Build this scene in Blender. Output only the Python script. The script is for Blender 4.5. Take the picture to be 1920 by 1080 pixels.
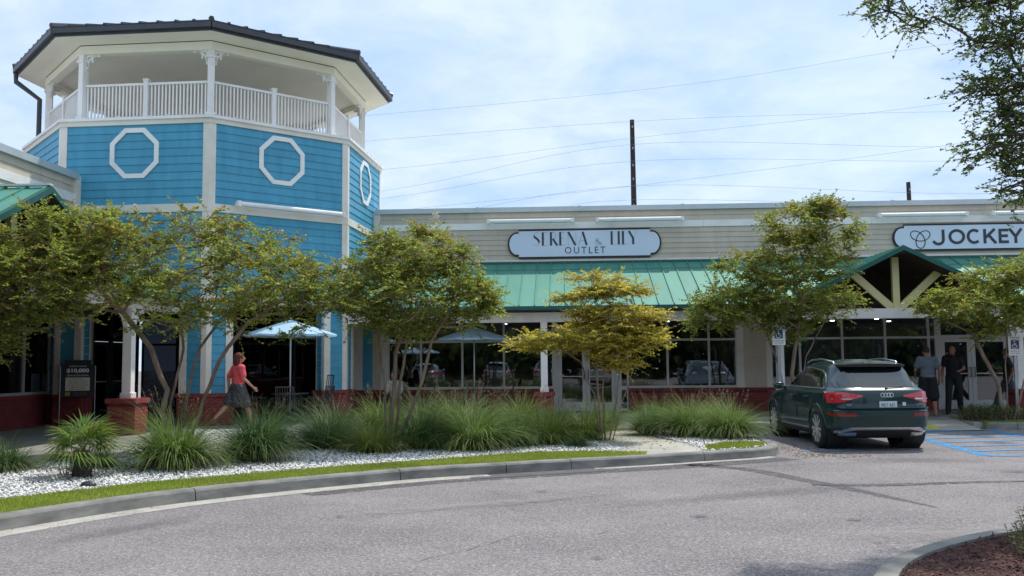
import bpy, bmesh, math, random
import numpy as np
from mathutils import Vector, Matrix, noise as mnoise
PI = math.pi
R = math.radians
random.seed(7); rng = np.random.default_rng(11)
scene = bpy.context.scene
for o in list(bpy.data.objects): bpy.data.objects.remove(o)

# ------------------------------------------------------------------ camera
pitch, yaw, roll, cam_h, focal_px = .0788, .0548, .0085, 1.62, 1762.17
fw = Vector((-math.sin(yaw)*math.cos(pitch), math.cos(yaw)*math.cos(pitch), math.sin(pitch)))
rt = Vector((math.cos(yaw), math.sin(yaw), 0)); up = rt.cross(fw)
rt2 = rt*math.cos(roll)-up*math.sin(roll); up2 = up*math.cos(roll)+rt*math.sin(roll)
cd = bpy.data.cameras.new('camera'); cam = bpy.data.objects.new('camera', cd); scene.collection.objects.link(cam)
m = Matrix((rt2, up2, -fw)).transposed().to_4x4(); m.translation = (0, 0, cam_h); cam.matrix_world = m
cd.sensor_width = 36; cd.lens = focal_px/1920*36; cd.clip_start = .1; cd.clip_end = 2000
scene.camera = cam
scene.render.resolution_x, scene.render.resolution_y = 1024, 576

# ------------------------------------------------------------------ world, sun, exposure
SUN_AZ = R(40); SUN_EL = R(62)            # azimuth from +Y towards +X
world = bpy.data.worlds.new('World'); scene.world = world; world.use_nodes = True
nt = world.node_tree; nt.nodes.clear()
def wn(t, **k):
    n = nt.nodes.new(t)
    for a, b in k.items(): setattr(n, a, b)
    return n
out = wn('ShaderNodeOutputWorld'); bg = wn('ShaderNodeBackground'); bg.inputs['Strength'].default_value = .15
sky = wn('ShaderNodeTexSky', sky_type='NISHITA', sun_disc=False, sun_elevation=SUN_EL, sun_rotation=SUN_AZ)
sky.air_density = 1.2; sky.dust_density = 1.5
tc = wn('ShaderNodeTexCoord'); sep = wn('ShaderNodeSeparateXYZ'); nt.links.new(tc.outputs['Generated'], sep.inputs[0])
def wmath(op, a, b=None, c=None, clamp=False):
    n = wn('ShaderNodeMath', operation=op, use_clamp=clamp)
    for i, v in enumerate((a, b, c)):
        if v is None: continue
        if isinstance(v, (int, float)): n.inputs[i].default_value = v
        else: nt.links.new(v, n.inputs[i])
    return n.outputs[0]
zc = wmath('ADD', wmath('ABSOLUTE', sep.outputs['Z']), .22)
comb = wn('ShaderNodeCombineXYZ')
nt.links.new(wmath('DIVIDE', sep.outputs['X'], zc), comb.inputs[0]); nt.links.new(wmath('DIVIDE', sep.outputs['Y'], zc), comb.inputs[1])
def wnoise(scale, det, rough, off):
    mp = wn('ShaderNodeMapping'); mp.inputs['Location'].default_value = off; nt.links.new(comb.outputs[0], mp.inputs['Vector'])
    n = wn('ShaderNodeTexNoise'); n.inputs['Scale'].default_value = scale; n.inputs['Detail'].default_value = det
    n.inputs['Roughness'].default_value = rough; n.inputs['Distortion'].default_value = .25; nt.links.new(mp.outputs[0], n.inputs['Vector']); return n.outputs['Fac']
n1 = wnoise(1.5, 7, .55, (3.1, .4, 0)); n2 = wnoise(3.6, 8, .6, (7.7, 2.3, 1))
def wramp(src, p0, p1, c0, c1):
    r = wn('ShaderNodeValToRGB'); r.color_ramp.elements[0].position = p0; r.color_ramp.elements[1].position = p1
    r.color_ramp.elements[0].color = (*c0, 1); r.color_ramp.elements[1].color = (*c1, 1); nt.links.new(src, r.inputs[0]); return r.outputs[0]
cover = wramp(n1, .30, .52, (.55,)*3, (.98,)*3)
tone = wramp(n2, .34, .64, (3.15, 4.3, 6.25), (4.6, 5.4, 6.35))
mx = wn('ShaderNodeMix', data_type='RGBA')
nt.links.new(cover, mx.inputs['Factor']); nt.links.new(sky.outputs[0], mx.inputs['A']); nt.links.new(tone, mx.inputs['B'])
nt.links.new(mx.outputs['Result'], bg.inputs['Color']); nt.links.new(bg.outputs[0], out.inputs[0])

sd = bpy.data.lights.new('sun', 'SUN'); sd.energy = 3.3; sd.angle = R(1.2); sd.color = (1, .955, .88)
sun = bpy.data.objects.new('sun', sd); scene.collection.objects.link(sun)
tosun = Vector((math.sin(SUN_AZ)*math.cos(SUN_EL), math.cos(SUN_AZ)*math.cos(SUN_EL), math.sin(SUN_EL)))
sun.rotation_euler = tosun.to_track_quat('Z', 'Y').to_euler(); sun.location = (20, 20, 40)
vs = scene.view_settings; vs.view_transform = 'Standard'; vs.look = 'None'; vs.exposure = .22; vs.gamma = 1; vs.use_curve_mapping = False
scene.render.engine = 'CYCLES'
scene.cycles.max_bounces = 8; scene.cycles.transparent_max_bounces = 12

# ------------------------------------------------------------------ materials
def material(name, col, rough=.7, col2=None, nscale=3., nlo=.35, nhi=.65, metal=0, bump=0, bscale=60, spec=.5, coat=0, coord='pos', detail=5, col3=None, n3=40., attr=None, transl=0, stretch=None, orand=0):
    """principled with two colours mixed by noise, optional fine speckle colour and bump"""
    M = bpy.data.materials.new(name); M.use_nodes = True; t = M.node_tree; N = t.nodes; L = t.links
    b = N['Principled BSDF']; b.inputs['Roughness'].default_value = rough; b.inputs['Metallic'].default_value = metal
    b.inputs['Specular IOR Level'].default_value = spec; b.inputs['Coat Weight'].default_value = coat; b.inputs['Coat Roughness'].default_value = .03
    if coord == 'pos': src = N.new('ShaderNodeNewGeometry').outputs['Position']
    else: src = N.new('ShaderNodeTexCoord').outputs['Object']
    if stretch:
        mp = N.new('ShaderNodeMapping'); mp.inputs['Scale'].default_value = stretch; L.new(src, mp.inputs['Vector']); src = mp.outputs[0]
    def noise(s, d=detail):
        n = N.new('ShaderNodeTexNoise'); n.inputs['Scale'].default_value = s; n.inputs['Detail'].default_value = d; n.inputs['Roughness'].default_value = .6
        L.new(src, n.inputs['Vector']); return n.outputs['Fac']
    if attr:
        a = N.new('ShaderNodeVertexColor'); a.layer_name = attr; c = a.outputs['Color']; L.new(c, b.inputs['Base Color'])
    else:
        c2 = col2 or tuple(x*.82 for x in col)
        r = N.new('ShaderNodeValToRGB'); r.color_ramp.elements[0].position = nlo; r.color_ramp.elements[1].position = nhi
        r.color_ramp.elements[0].color = (*c2, 1); r.color_ramp.elements[1].color = (*col, 1); L.new(noise(nscale), r.inputs[0]); c = r.outputs[0]
        if col3:
            mxn = N.new('ShaderNodeMix'); mxn.data_type = 'RGBA'; r3 = N.new('ShaderNodeValToRGB'); r3.color_ramp.elements[0].position = .52; r3.color_ramp.elements[1].position = .68
            L.new(noise(n3, 2), r3.inputs[0]); L.new(r3.outputs[0], mxn.inputs['Factor']); L.new(c, mxn.inputs['A']); mxn.inputs['B'].default_value = (*col3, 1); c = mxn.outputs['Result']
        if orand:
            oi = N.new('ShaderNodeObjectInfo'); mr = N.new('ShaderNodeMapRange'); mr.inputs['To Min'].default_value = 1-orand; mr.inputs['To Max'].default_value = 1+orand; L.new(oi.outputs['Random'], mr.inputs['Value'])
            hv = N.new('ShaderNodeHueSaturation'); L.new(mr.outputs[0], hv.inputs['Value']); L.new(c, hv.inputs['Color']); c = hv.outputs[0]
        L.new(c, b.inputs['Base Color'])
    if bump:
        bp = N.new('ShaderNodeBump'); bp.inputs['Strength'].default_value = bump; bp.inputs['Distance'].default_value = .02
        L.new(noise(bscale, 3), bp.inputs['Height']); L.new(bp.outputs[0], b.inputs['Normal'])
    if transl:
        tr = N.new('ShaderNodeBsdfTranslucent'); L.new(c, tr.inputs['Color']); ms = N.new('ShaderNodeMixShader'); ms.inputs[0].default_value = transl
        L.new(b.outputs[0], ms.inputs[1]); L.new(tr.outputs[0], ms.inputs[2]); L.new(ms.outputs[0], N['Material Output'].inputs[0])
    return M
def glass_mat(name, tint, refl=1.0, rough=.01):
    M = bpy.data.materials.new(name); M.use_nodes = True; t = M.node_tree; N = t.nodes; L = t.links; N.remove(N['Principled BSDF'])
    tr = N.new('ShaderNodeBsdfTransparent'); tr.inputs[0].default_value = (*tint, 1)
    gl = N.new('ShaderNodeBsdfGlossy'); gl.inputs['Roughness'].default_value = rough; gl.inputs['Color'].default_value = (.95, .97, 1, 1)
    fr = N.new('ShaderNodeFresnel'); fr.inputs[0].default_value = 1.52; mu = N.new('ShaderNodeMath'); mu.operation = 'MULTIPLY'; mu.inputs[1].default_value = 2.7*refl; mu.use_clamp = True
    L.new(fr.outputs[0], mu.inputs[0]); ms = N.new('ShaderNodeMixShader'); L.new(mu.outputs[0], ms.inputs[0]); L.new(tr.outputs[0], ms.inputs[1]); L.new(gl.outputs[0], ms.inputs[2])
    # slight waviness of float glass
    n = N.new('ShaderNodeTexNoise'); n.inputs['Scale'].default_value = .7; g = N.new('ShaderNodeNewGeometry'); L.new(g.outputs['Position'], n.inputs['Vector'])
    bp = N.new('ShaderNodeBump'); bp.inputs['Strength'].default_value = .12; bp.inputs['Distance'].default_value = .02; L.new(n.outputs['Fac'], bp.inputs['Height']); L.new(bp.outputs[0], gl.inputs['Normal'])
    L.new(ms.outputs[0], N['Material Output'].inputs[0]); return M
def emit_mat(name, col, s):
    M = bpy.data.materials.new(name); M.use_nodes = True; N = M.node_tree.nodes; b = N['Principled BSDF']
    b.inputs['Base Color'].default_value = (*col, 1); b.inputs['Emission Color'].default_value = (*col, 1); b.inputs['Emission Strength'].default_value = s; return M
MT = {}
MT['asphalt'] = material('asphalt', (.232, .208, .203), .93, (.162, .146, .143), .5, .34, .62, bump=.5, bscale=120, col3=(.30, .28, .28), n3=30, spec=.2, detail=9)
def speckle(M, scale, lo, hi, base_sock='Base Color'):
    N = M.node_tree.nodes; L = M.node_tree.links; b = N['Principled BSDF']; lk = b.inputs[base_sock].links[0]; src = lk.from_socket
    v = N.new('ShaderNodeTexVoronoi'); v.inputs['Scale'].default_value = scale; g = N.new('ShaderNodeNewGeometry'); L.new(g.outputs['Position'], v.inputs['Vector'])
    s = N.new('ShaderNodeSeparateColor'); L.new(v.outputs['Color'], s.inputs[0]); mr = N.new('ShaderNodeMapRange'); mr.inputs['To Min'].default_value = lo; mr.inputs['To Max'].default_value = hi; L.new(s.outputs[0], mr.inputs['Value'])
    h = N.new('ShaderNodeHueSaturation'); L.new(src, h.inputs['Color']); L.new(mr.outputs[0], h.inputs['Value']); L.new(h.outputs[0], b.inputs[base_sock])
speckle(MT['asphalt'], 80, .66, 1.55)
MT['tar'] = material('sealed_asphalt', (.115, .108, .11), .85, (.16, .15, .152), 2, bump=.7, bscale=90, spec=.25)
MT['concrete'] = material('concrete', (.47, .445, .385), .9, (.33, .31, .27), 1.6, .3, .62, bump=.3, bscale=120, spec=.2, detail=9)
MT['kerb'] = material('kerb_concrete', (.31, .295, .265), .9, (.16, .155, .14), 2.4, .32, .66, bump=.5, bscale=70, spec=.2, detail=9, stretch=(1, 1, 3))
MT['gutter'] = material('gutter_concrete', (.45, .425, .37), .9, (.30, .28, .25), 3, .3, .6, bump=.3, bscale=100, spec=.2, detail=8)
MT['walk'] = material('walkway_concrete', (.36, .345, .315), .85, (.26, .25, .235), 1.3, bump=.25, bscale=100, spec=.25, detail=8)
MT['gravelbed'] = material('gravel_bed', (.60, .57, .52), .95, (.38, .36, .33), 30, bump=.8, bscale=60)
MT['soil'] = material('lawn_soil', (.14, .18, .025), .95, (.09, .12, .02), 20)
MT['mulch'] = material('mulch', (.10, .035, .025), .95, (.045, .018, .014), 30, bump=.8, bscale=80)
MT['stone'] = material('white_stone', (.80, .78, .73), .8, attr='Col')
MT['leaf'] = material('leaf', (.1, .2, .03), .5, attr='Col', transl=.55, spec=.35)
MT['blade'] = material('grass_blade', (.1, .2, .03), .55, attr='Col', transl=.4, spec=.3)
MT['bark'] = material('bark', (.30, .215, .155), .85, (.17, .115, .08), 9, bump=.4, bscale=40, coord='obj', stretch=(1, 1, .3))
MT['bark_dark'] = material('bark_dark', (.10, .085, .07), .9, (.06, .05, .04), 14, bump=.5, bscale=50)
MT['blue'] = material('blue_siding_paint', (.080, .345, .50), .5, (.062, .285, .43), 1.5, .3, .6, bump=.12, bscale=160, spec=.35, detail=9, stretch=(2.5, 2.5, .6), orand=.06)
MT['beige'] = material('beige_siding_paint', (.60, .515, .415), .6, (.52, .445, .355), 1.4, .3, .6, bump=.12, bscale=160, spec=.3, detail=9, stretch=(2.5, 2.5, .6), orand=.045)
MT['white'] = material('white_trim_paint', (.88, .85, .81), .5, (.74, .71, .66), 1.6, .25, .5, bump=.05, bscale=90, spec=.35)
MT['cream'] = material('cream_trim_paint', (.80, .74, .65), .55, (.69, .63, .54), 1.6, .28, .55, bump=.05, bscale=90, spec=.3)
MT['ceiling'] = material('cream_ceiling_paint', (.88, .83, .70), .7, (.84, .79, .66), 1.2, spec=.2)
MT['membrane'] = material('roof_membrane', (.62, .62, .60), .8, (.50, .50, .48), 1.5)
MT['darkroof'] = material('charcoal_roof_metal', (.065, .068, .075), .45, (.05, .052, .058), 3, metal=.2, spec=.5)
MT['flash'] = material('grey_flashing', (.58, .62, .63), .5, (.52, .56, .57), 2.5, metal=.3)
MT['green'] = material('green_roof_metal', (.080, .275, .205), .55, (.062, .225, .165), .9, .3, .65, metal=.1, spec=.45, detail=9, stretch=(2.5, .5, .5), orand=.05)
MT['greendark'] = material('dark_green_metal', (.010, .105, .085), .5, (.008, .085, .07), 2, metal=.1)
MT['brick'] = material('red_painted_brick', (.30, .060, .058), .75, (.22, .045, .045), 5, bump=.5, bscale=70, spec=.25, detail=7)
MT['mortar'] = material('red_mortar', (.15, .035, .033), .9, (.11, .03, .03), 9)
MT['alu'] = material('window_aluminium', (.60, .59, .57), .42, (.52, .51, .49), 2.5, metal=.25)
MT['glass'] = glass_mat('storefront_glass', (.52, .57, .60))
MT['darkglass'] = glass_mat('dark_storefront_glass', (.12, .13, .15), .5)
MT['interior'] = material('shop_interior', (.34, .36, .38), .9, (.14, .15, .16), .9)
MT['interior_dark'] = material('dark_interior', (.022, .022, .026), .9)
MT['shopfloor'] = material('shop_floor', (.12, .10, .08), .5)
MT['black'] = material('black_paint', (.014, .014, .016), .4, coord='obj')
MT['signwhite'] = material('sign_face', (.68, .76, .88), .45, (.65, .73, .85), .6)
MT['signtext'] = material('sign_lettering', (.035, .045, .06), .4)
MT['signgrey'] = material('sign_hairline', (.36, .46, .52), .45)
MT['yellow'] = material('pale_yellow_beam', (.78, .72, .36), .55, (.72, .66, .33), 3, bump=.1)
MT['pole'] = material('creosote_pole', (.055, .038, .030), .9, (.03, .022, .018), 4, bump=.4, stretch=(1, 1, .1))
MT['wire'] = material('wire', (.34, .37, .43), .6)
def blotch_mat(name, col, thr):
    M = material(name, col, .75, spec=.3); N = M.node_tree.nodes; L = M.node_tree.links; tc_ = N.new('ShaderNodeTexCoord'); ln = N.new('ShaderNodeVectorMath'); ln.operation = 'LENGTH'; L.new(tc_.outputs['Object'], ln.inputs[0])
    n = N.new('ShaderNodeTexNoise'); n.inputs['Scale'].default_value = 7; n.inputs['Detail'].default_value = 9; n.inputs['Roughness'].default_value = .75; g = N.new('ShaderNodeNewGeometry'); L.new(g.outputs['Position'], n.inputs['Vector'])
    a = N.new('ShaderNodeMath'); a.operation = 'SUBTRACT'; L.new(n.outputs['Fac'], a.inputs[0]); m_ = N.new('ShaderNodeMath'); m_.operation = 'MULTIPLY'; m_.inputs[1].default_value = .45; L.new(ln.outputs['Value'], m_.inputs[0]); L.new(m_.outputs[0], a.inputs[1])
    r = N.new('ShaderNodeMapRange'); r.inputs['From Min'].default_value = .12; r.inputs['From Max'].default_value = .45; r.inputs['To Max'].default_value = thr; L.new(a.outputs[0], r.inputs['Value'])
    t = N.new('ShaderNodeBsdfTransparent'); ms = N.new('ShaderNodeMixShader'); L.new(r.outputs[0], ms.inputs[0]); L.new(t.outputs[0], ms.inputs[1]); L.new(N['Principled BSDF'].outputs[0], ms.inputs[2]); L.new(ms.outputs[0], N['Material Output'].inputs[0]); return M
MT['oil'] = blotch_mat('oil_stain', (.09, .08, .078), .5); MT['wear'] = blotch_mat('worn_asphalt', (.15, .137, .134), .33); MT['pale'] = blotch_mat('pale_dust', (.36, .33, .31), .5)
MT['umbrella'] = material('pale_blue_canvas', (.55, .80, .95), .8, (.52, .77, .93), 6, bump=.15, bscale=300, transl=.35)
MT['grey_metal'] = material('dark_grey_metal', (.06, .065, .07), .4, metal=.5)
MT['galv'] = material('galvanised_steel', (.42, .43, .44), .45, (.33, .34, .35), 8, metal=.7)
MT['bluepaint'] = None
def worn_paint(name, col, thr=.42):
    M = material(name, col, .8, tuple(c*.75 for c in col), 6, bump=.5, bscale=80); N = M.node_tree.nodes; L = M.node_tree.links
    n = N.new('ShaderNodeTexNoise'); n.inputs['Scale'].default_value = 9; n.inputs['Detail'].default_value = 10; n.inputs['Roughness'].default_value = .8
    g = N.new('ShaderNodeNewGeometry'); L.new(g.outputs['Position'], n.inputs['Vector']); r = N.new('ShaderNodeValToRGB')
    r.color_ramp.elements[0].position = thr-.04; r.color_ramp.elements[1].position = thr+.08; L.new(n.outputs['Fac'], r.inputs[0])
    t = N.new('ShaderNodeBsdfTransparent'); ms = N.new('ShaderNodeMixShader'); L.new(r.outputs[0], ms.inputs[0]); L.new(t.outputs[0], ms.inputs[1]); L.new(N['Principled BSDF'].outputs[0], ms.inputs[2])
    L.new(ms.outputs[0], N['Material Output'].inputs[0]); return M
MT['bluepaint'] = worn_paint('worn_blue_paint', (.06, .31, .60), .43)
MT['yellowpaint'] = worn_paint('worn_yellow_paint', (.66, .58, .13), .4)
MT['stain'] = worn_paint('tyre_stain', (.115, .108, .11), .47)

# ------------------------------------------------------------------ helpers
COL = scene.collection
def wloc(o):
    v = Vector((0, 0, 0))
    while o is not None: v = v+o.location; o = o.parent
    return v
def tag(o, label=None, cat=None, group=None, kind=None):
    if label: o['label'] = label
    if cat: o['category'] = cat
    if group: o['group'] = group
    if kind: o['kind'] = kind
    return o
def thing(name, label, cat, loc=(0, 0, 0), group=None, rz=0):
    o = bpy.data.objects.new(name, None); COL.objects.link(o); o.location = loc; o.rotation_euler.z = rz; o.empty_display_size = .2
    return tag(o, label, cat, group)
class MB:
    def __init__(s): s.v = []; s.f = []; s.mi = []; s.c = []
    def add(s, vs, fs, mi=0):
        b = len(s.v); s.v += [tuple(x) for x in vs]; s.f += [tuple(b+i for i in f) for f in fs]; s.mi += [mi]*len(fs); return s
    def box(s, x0, x1, y0, y1, z0, z1, mi=0):
        return s.add([(x0,y0,z0),(x1,y0,z0),(x1,y1,z0),(x0,y1,z0),(x0,y0,z1),(x1,y0,z1),(x1,y1,z1),(x0,y1,z1)],
                     [(0,3,2,1),(4,5,6,7),(0,1,5,4),(1,2,6,5),(2,3,7,6),(3,0,4,7)], mi)
    def obox(s, o, u, v, w, mi=0):      # box from corner o with edge vectors
        o, u, v, w = map(Vector, (o, u, v, w)); P = [o, o+u, o+u+v, o+v]; P += [p+w for p in P]
        return s.add(P, [(0,3,2,1),(4,5,6,7),(0,1,5,4),(1,2,6,5),(2,3,7,6),(3,0,4,7)], mi)
    def prism(s, poly, z0, z1, mi=0):
        n = len(poly); P = [(x, y, z0) for x, y in poly]+[(x, y, z1) for x, y in poly]
        return s.add(P, [tuple(range(n))[::-1], tuple(range(n, 2*n))]+[(i, (i+1) % n, n+(i+1) % n, n+i) for i in range(n)], mi)
    def tube(s, pts, rad, n=8, cap=True, mi=0, flat=None):
        pts = [Vector(p) for p in pts]; k = len(pts); rad = rad if hasattr(rad, '__len__') else [rad]*k; b = len(s.v); prev = None
        for i, p in enumerate(pts):
            t = (pts[min(i+1, k-1)]-pts[max(i-1, 0)]); t = t.normalized() if t.length > 1e-9 else Vector((0, 0, 1))
            if prev is None: a = t.orthogonal().normalized()
            else:
                a = prev-t*prev.dot(t); a = a.normalized() if a.length > 1e-6 else t.orthogonal().normalized()
            prev = a; c = t.cross(a)
            for j in range(n):
                q = 2*PI*j/n; s.v.append(tuple(p+(a*math.cos(q)+c*math.sin(q))*rad[i]))
        for i in range(k-1):
            for j in range(n): s.f.append((b+i*n+j, b+i*n+(j+1) % n, b+(i+1)*n+(j+1) % n, b+(i+1)*n+j)); s.mi.append(mi)
        if cap:
            s.f.append(tuple(b+j for j in range(n))[::-1]); s.mi.append(mi); s.f.append(tuple(b+(k-1)*n+j for j in range(n))); s.mi.append(mi)
        return s
    def lathe(s, prof, c=(0, 0, 0), n=24, mi=0, axis='z'):
        b = len(s.v)
        for r, z in prof:
            for j in range(n):
                q = 2*PI*j/n; p = (r*math.cos(q), r*math.sin(q), z)
                if axis == 'x': p = (z, r*math.cos(q), r*math.sin(q))
                if axis == 'y': p = (r*math.cos(q), z, r*math.sin(q))
                s.v.append((p[0]+c[0], p[1]+c[1], p[2]+c[2]))
        for i in range(len(prof)-1):
            for j in range(n): s.f.append((b+i*n+j, b+i*n+(j+1) % n, b+(i+1)*n+(j+1) % n, b+(i+1)*n+j)); s.mi.append(mi)
        return s
    def ball(s, c, r, n=10, m_=7, mi=0, rot=None):
        r = r if hasattr(r, '__len__') else (r, r, r); b = len(s.v); P = []
        P.append(Vector((0, 0, r[2])))
        for i in range(1, m_):
            a = PI*i/m_
            for j in range(n): q = 2*PI*j/n; P.append(Vector((r[0]*math.sin(a)*math.cos(q), r[1]*math.sin(a)*math.sin(q), r[2]*math.cos(a))))
        P.append(Vector((0, 0, -r[2])))
        if rot is not None: P = [rot@p for p in P]
        s.v += [tuple(p+Vector(c)) for p in P]; F = [(b, b+1+j, b+1+(j+1) % n) for j in range(n)]
        for i in range(m_-2):
            for j in range(n): F.append((b+1+i*n+j, b+1+(i+1)*n+j, b+1+(i+1)*n+(j+1) % n, b+1+i*n+(j+1) % n))
        e = len(s.v)-1; o = b+1+(m_-2)*n
        F += [(e, o+(j+1) % n, o+j) for j in range(n)]; s.f += F; s.mi += [mi]*len(F); return s
    def mesh(s, name, mats, smooth=False):
        me = bpy.data.meshes.new(name); me.from_pydata(s.v, [], s.f)
        for m_ in (mats if isinstance(mats, (list, tuple)) else [mats]): me.materials.append(m_)
        if any(s.mi): me.polygons.foreach_set('material_index', s.mi)
        if smooth: me.shade_smooth()
        return me
    def build(s, name, mats, parent=None, smooth=False, world=True, fix=True):
        if world and parent is not None:
            L = wloc(parent); s.v = [(x-L.x, y-L.y, z-L.z) for x, y, z in s.v]
        me = s.mesh(name, mats, smooth)
        if fix:
            bm = bmesh.new(); bm.from_mesh(me); bmesh.ops.recalc_face_normals(bm, faces=bm.faces); bm.to_mesh(me); bm.free()
        o = bpy.data.objects.new(name, me); COL.objects.link(o); o.parent = parent; return o
def place(me, name, parent, loc, rz=0):
    o = bpy.data.objects.new(name, me); COL.objects.link(o); o.parent = parent
    o.location = Vector(loc)-(wloc(parent) if parent is not None else Vector()); o.rotation_euler.z = rz; return o
def copy_tree(o, parent=None):
    c = o.copy(); COL.objects.link(c)
    if parent is not None: c.parent = parent
    for ch in list(o.children): copy_tree(ch, c)
    return c
def bevel(o, w=.01, seg=2, ang=40):
    m_ = o.modifiers.new('b', 'BEVEL'); m_.width = w; m_.segments = seg; m_.limit_method = 'ANGLE'; m_.angle_limit = R(ang); return o
def bake(o):
    dg = bpy.context.evaluated_depsgraph_get(); dg.update(); me = bpy.data.meshes.new_from_object(o.evaluated_get(dg)); o.modifiers.clear(); o.data = me; return o
def fast_mesh(name, V, F, mat_, cols=None, smooth=False):
    """V (n,3), F (m,k) numpy; cols (m,3) per-face colour"""
    me = bpy.data.meshes.new(name); n, (m_, k) = len(V), F.shape
    me.vertices.add(n); me.vertices.foreach_set('co', V.astype(np.float32).ravel())
    me.loops.add(m_*k); me.loops.foreach_set('vertex_index', F.astype(np.int32).ravel())
    me.polygons.add(m_); me.polygons.foreach_set('loop_start', np.arange(0, m_*k, k, dtype=np.int32)); me.polygons.foreach_set('loop_total', np.full(m_, k, dtype=np.int32))
    me.update(calc_edges=True); me.materials.append(mat_)
    if cols is not None:
        a = me.color_attributes.new('Col', 'FLOAT_COLOR', 'CORNER'); c = np.ones((m_, k, 4), dtype=np.float32); c[:, :, :3] = cols[:, None, :]; a.data.foreach_set('color', c.ravel())
    if smooth: me.shade_smooth()
    me.validate(); return me
def linkobj(name, me, parent=None, loc=(0, 0, 0)):
    o = bpy.data.objects.new(name, me); COL.objects.link(o); o.parent = parent; o.location = loc; return o
def text_mesh(txt, size, depth=.006, bold=0, spacing=1., shear=0):
    cu = bpy.data.curves.new('t', 'FONT'); cu.body = txt; cu.size = size; cu.extrude = depth/2; cu.offset = bold; cu.space_character = spacing; cu.shear = shear
    cu.align_x = 'CENTER'; cu.align_y = 'CENTER'; cu.resolution_u = 3; o = bpy.data.objects.new('t', cu); COL.objects.link(o)
    dg = bpy.context.evaluated_depsgraph_get(); me = bpy.data.meshes.new_from_object(o.evaluated_get(dg)); bpy.data.objects.remove(o); return me
def add_text(name, txt, size, mat_, parent, loc, rz=0, width=None, height=None, **k):
    """upright lettering facing -Y (rotated by rz), optionally scaled to a width/height"""
    me = text_mesh(txt, size, **k); xs = [v.co.x for v in me.vertices]; ys = [v.co.y for v in me.vertices]
    w0, h0 = max(xs)-min(xs), max(ys)-min(ys); cx_, cy_ = (max(xs)+min(xs))/2, (max(ys)+min(ys))/2
    sx = width/w0 if width else 1; sy = height/h0 if height else sx
    if not width and height: sx = sy
    rot = Matrix.Rotation(rz, 3, 'Z')
    for v in me.vertices:
        p = rot@Vector(((v.co.x-cx_)*sx, -v.co.z, (v.co.y-cy_)*sy)); v.co = p
    me.materials.clear(); me.materials.append(mat_)
    o = bpy.data.objects.new(name, me); COL.objects.link(o); o.parent = parent; o.location = Vector(loc)-(wloc(parent) if parent is not None else Vector()); return o
def ribbon(mb, pts, widths, y, t=.008, mi=0):
    """stroke in the XZ plane with thickness t towards -Y"""
    n = len(pts); Lp, Rp = [], []
    for i in range(n):
        a = Vector(pts[max(i-1, 0)]); b = Vector(pts[min(i+1, n-1)]); d = (b-a).normalized(); q = Vector((-d.y, d.x))*widths[i]/2; p = Vector(pts[i]); Lp.append(p+q); Rp.append(p-q)
    for i in range(n-1):
        c = [Lp[i], Rp[i], Rp[i+1], Lp[i+1]]
        mb.add([(p.x, y-t, p.y) for p in c]+[(p.x, y, p.y) for p in c], [(0,1,2,3),(7,6,5,4),(0,4,5,1),(1,5,6,2),(2,6,7,3),(3,7,4,0)], mi)
def structure(o): o['kind'] = 'structure'; return o
def stuff(o): o['kind'] = 'stuff'; return o
# ------------------------------------------------------------------ ground, kerb, beds, walkway
mb = MB(); mb.box(-250, 250, -250, 250, -.3, 0); structure(mb.build('parking_lot', MT['asphalt']))
def catmull(P, step=.12):
    P = [Vector(p) for p in P]; out_ = []
    for i in range(len(P)-1):
        p0 = P[max(i-1, 0)]; p1 = P[i]; p2 = P[i+1]; p3 = P[min(i+2, len(P)-1)]; n = max(2, int((p2-p1).length/step))
        for j in range(n):
            t = j/n; out_.append(.5*((2*p1)+(p2-p0)*t+(2*p0-5*p1+4*p2-p3)*t*t+(-p0+3*p1-3*p2+p3)*t**3))
    out_.append(P[-1]); return out_
KP = [(-7.0, .5), (-6.9, 3.5), (-6.45, 6.6), (-5.57, 9.11), (-4.4, 11.09), (-2.29, 13.04), (-.87, 13.84), (.08, 14.33), (1.2, 14.86), (2.22, 15.42), (3.18, 15.98), (3.6, 16.5), (3.74, 17.3), (3.76, 18.6), (3.76, 20), (3.76, 22.1)]
kc = catmull(KP)
def offs(c, d):
    o = []
    for i in range(len(c)):
        t = (c[min(i+1, len(c)-1)]-c[max(i-1, 0)]).normalized(); o.append(c[i]+Vector((t.y, -t.x))*d)      # d>0: road side
    return o
def sweep(path, prof, z0=0):
    """prof list of (offset, z) closed; swept along path"""
    b = MB(); k = len(prof); O = [offs(path, d) for d, _ in prof]
    for i in range(len(path)): b.v += [(O[j][i].x, O[j][i].y, prof[j][1]+z0) for j in range(k)]
    for i in range(len(path)-1):
        for j in range(k): b.f.append((i*k+j, i*k+(j+1) % k, (i+1)*k+(j+1) % k, (i+1)*k+j)); b.mi.append(0)
    n = len(path); b.f += [tuple(range(k)), tuple((n-1)*k+j for j in range(k))]; b.mi += [0, 0]; return b
def nearest(c, p): return min(range(len(c)), key=lambda i: (c[i]-Vector(p)).length)
kerb = structure(thing('kerb', None, None, (0, 0, 0)))
joints = [0]+[nearest(kc, p) for p in [(-6.85, 4.2), (-6.3, 7.1), (-4.4, 11.09), (-2.29, 13.04), (-.87, 13.84), (.08, 14.33), (2.22, 15.42), (3.55, 16.4), (3.76, 18.8), (3.76, 20.6)]]+[len(kc)-1]
KPROF = [(.035, -.05), (.02, .06), (.012, .125), (-.008, .147), (-.035, .155), (-.16, .155), (-.16, -.05)]
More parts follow.
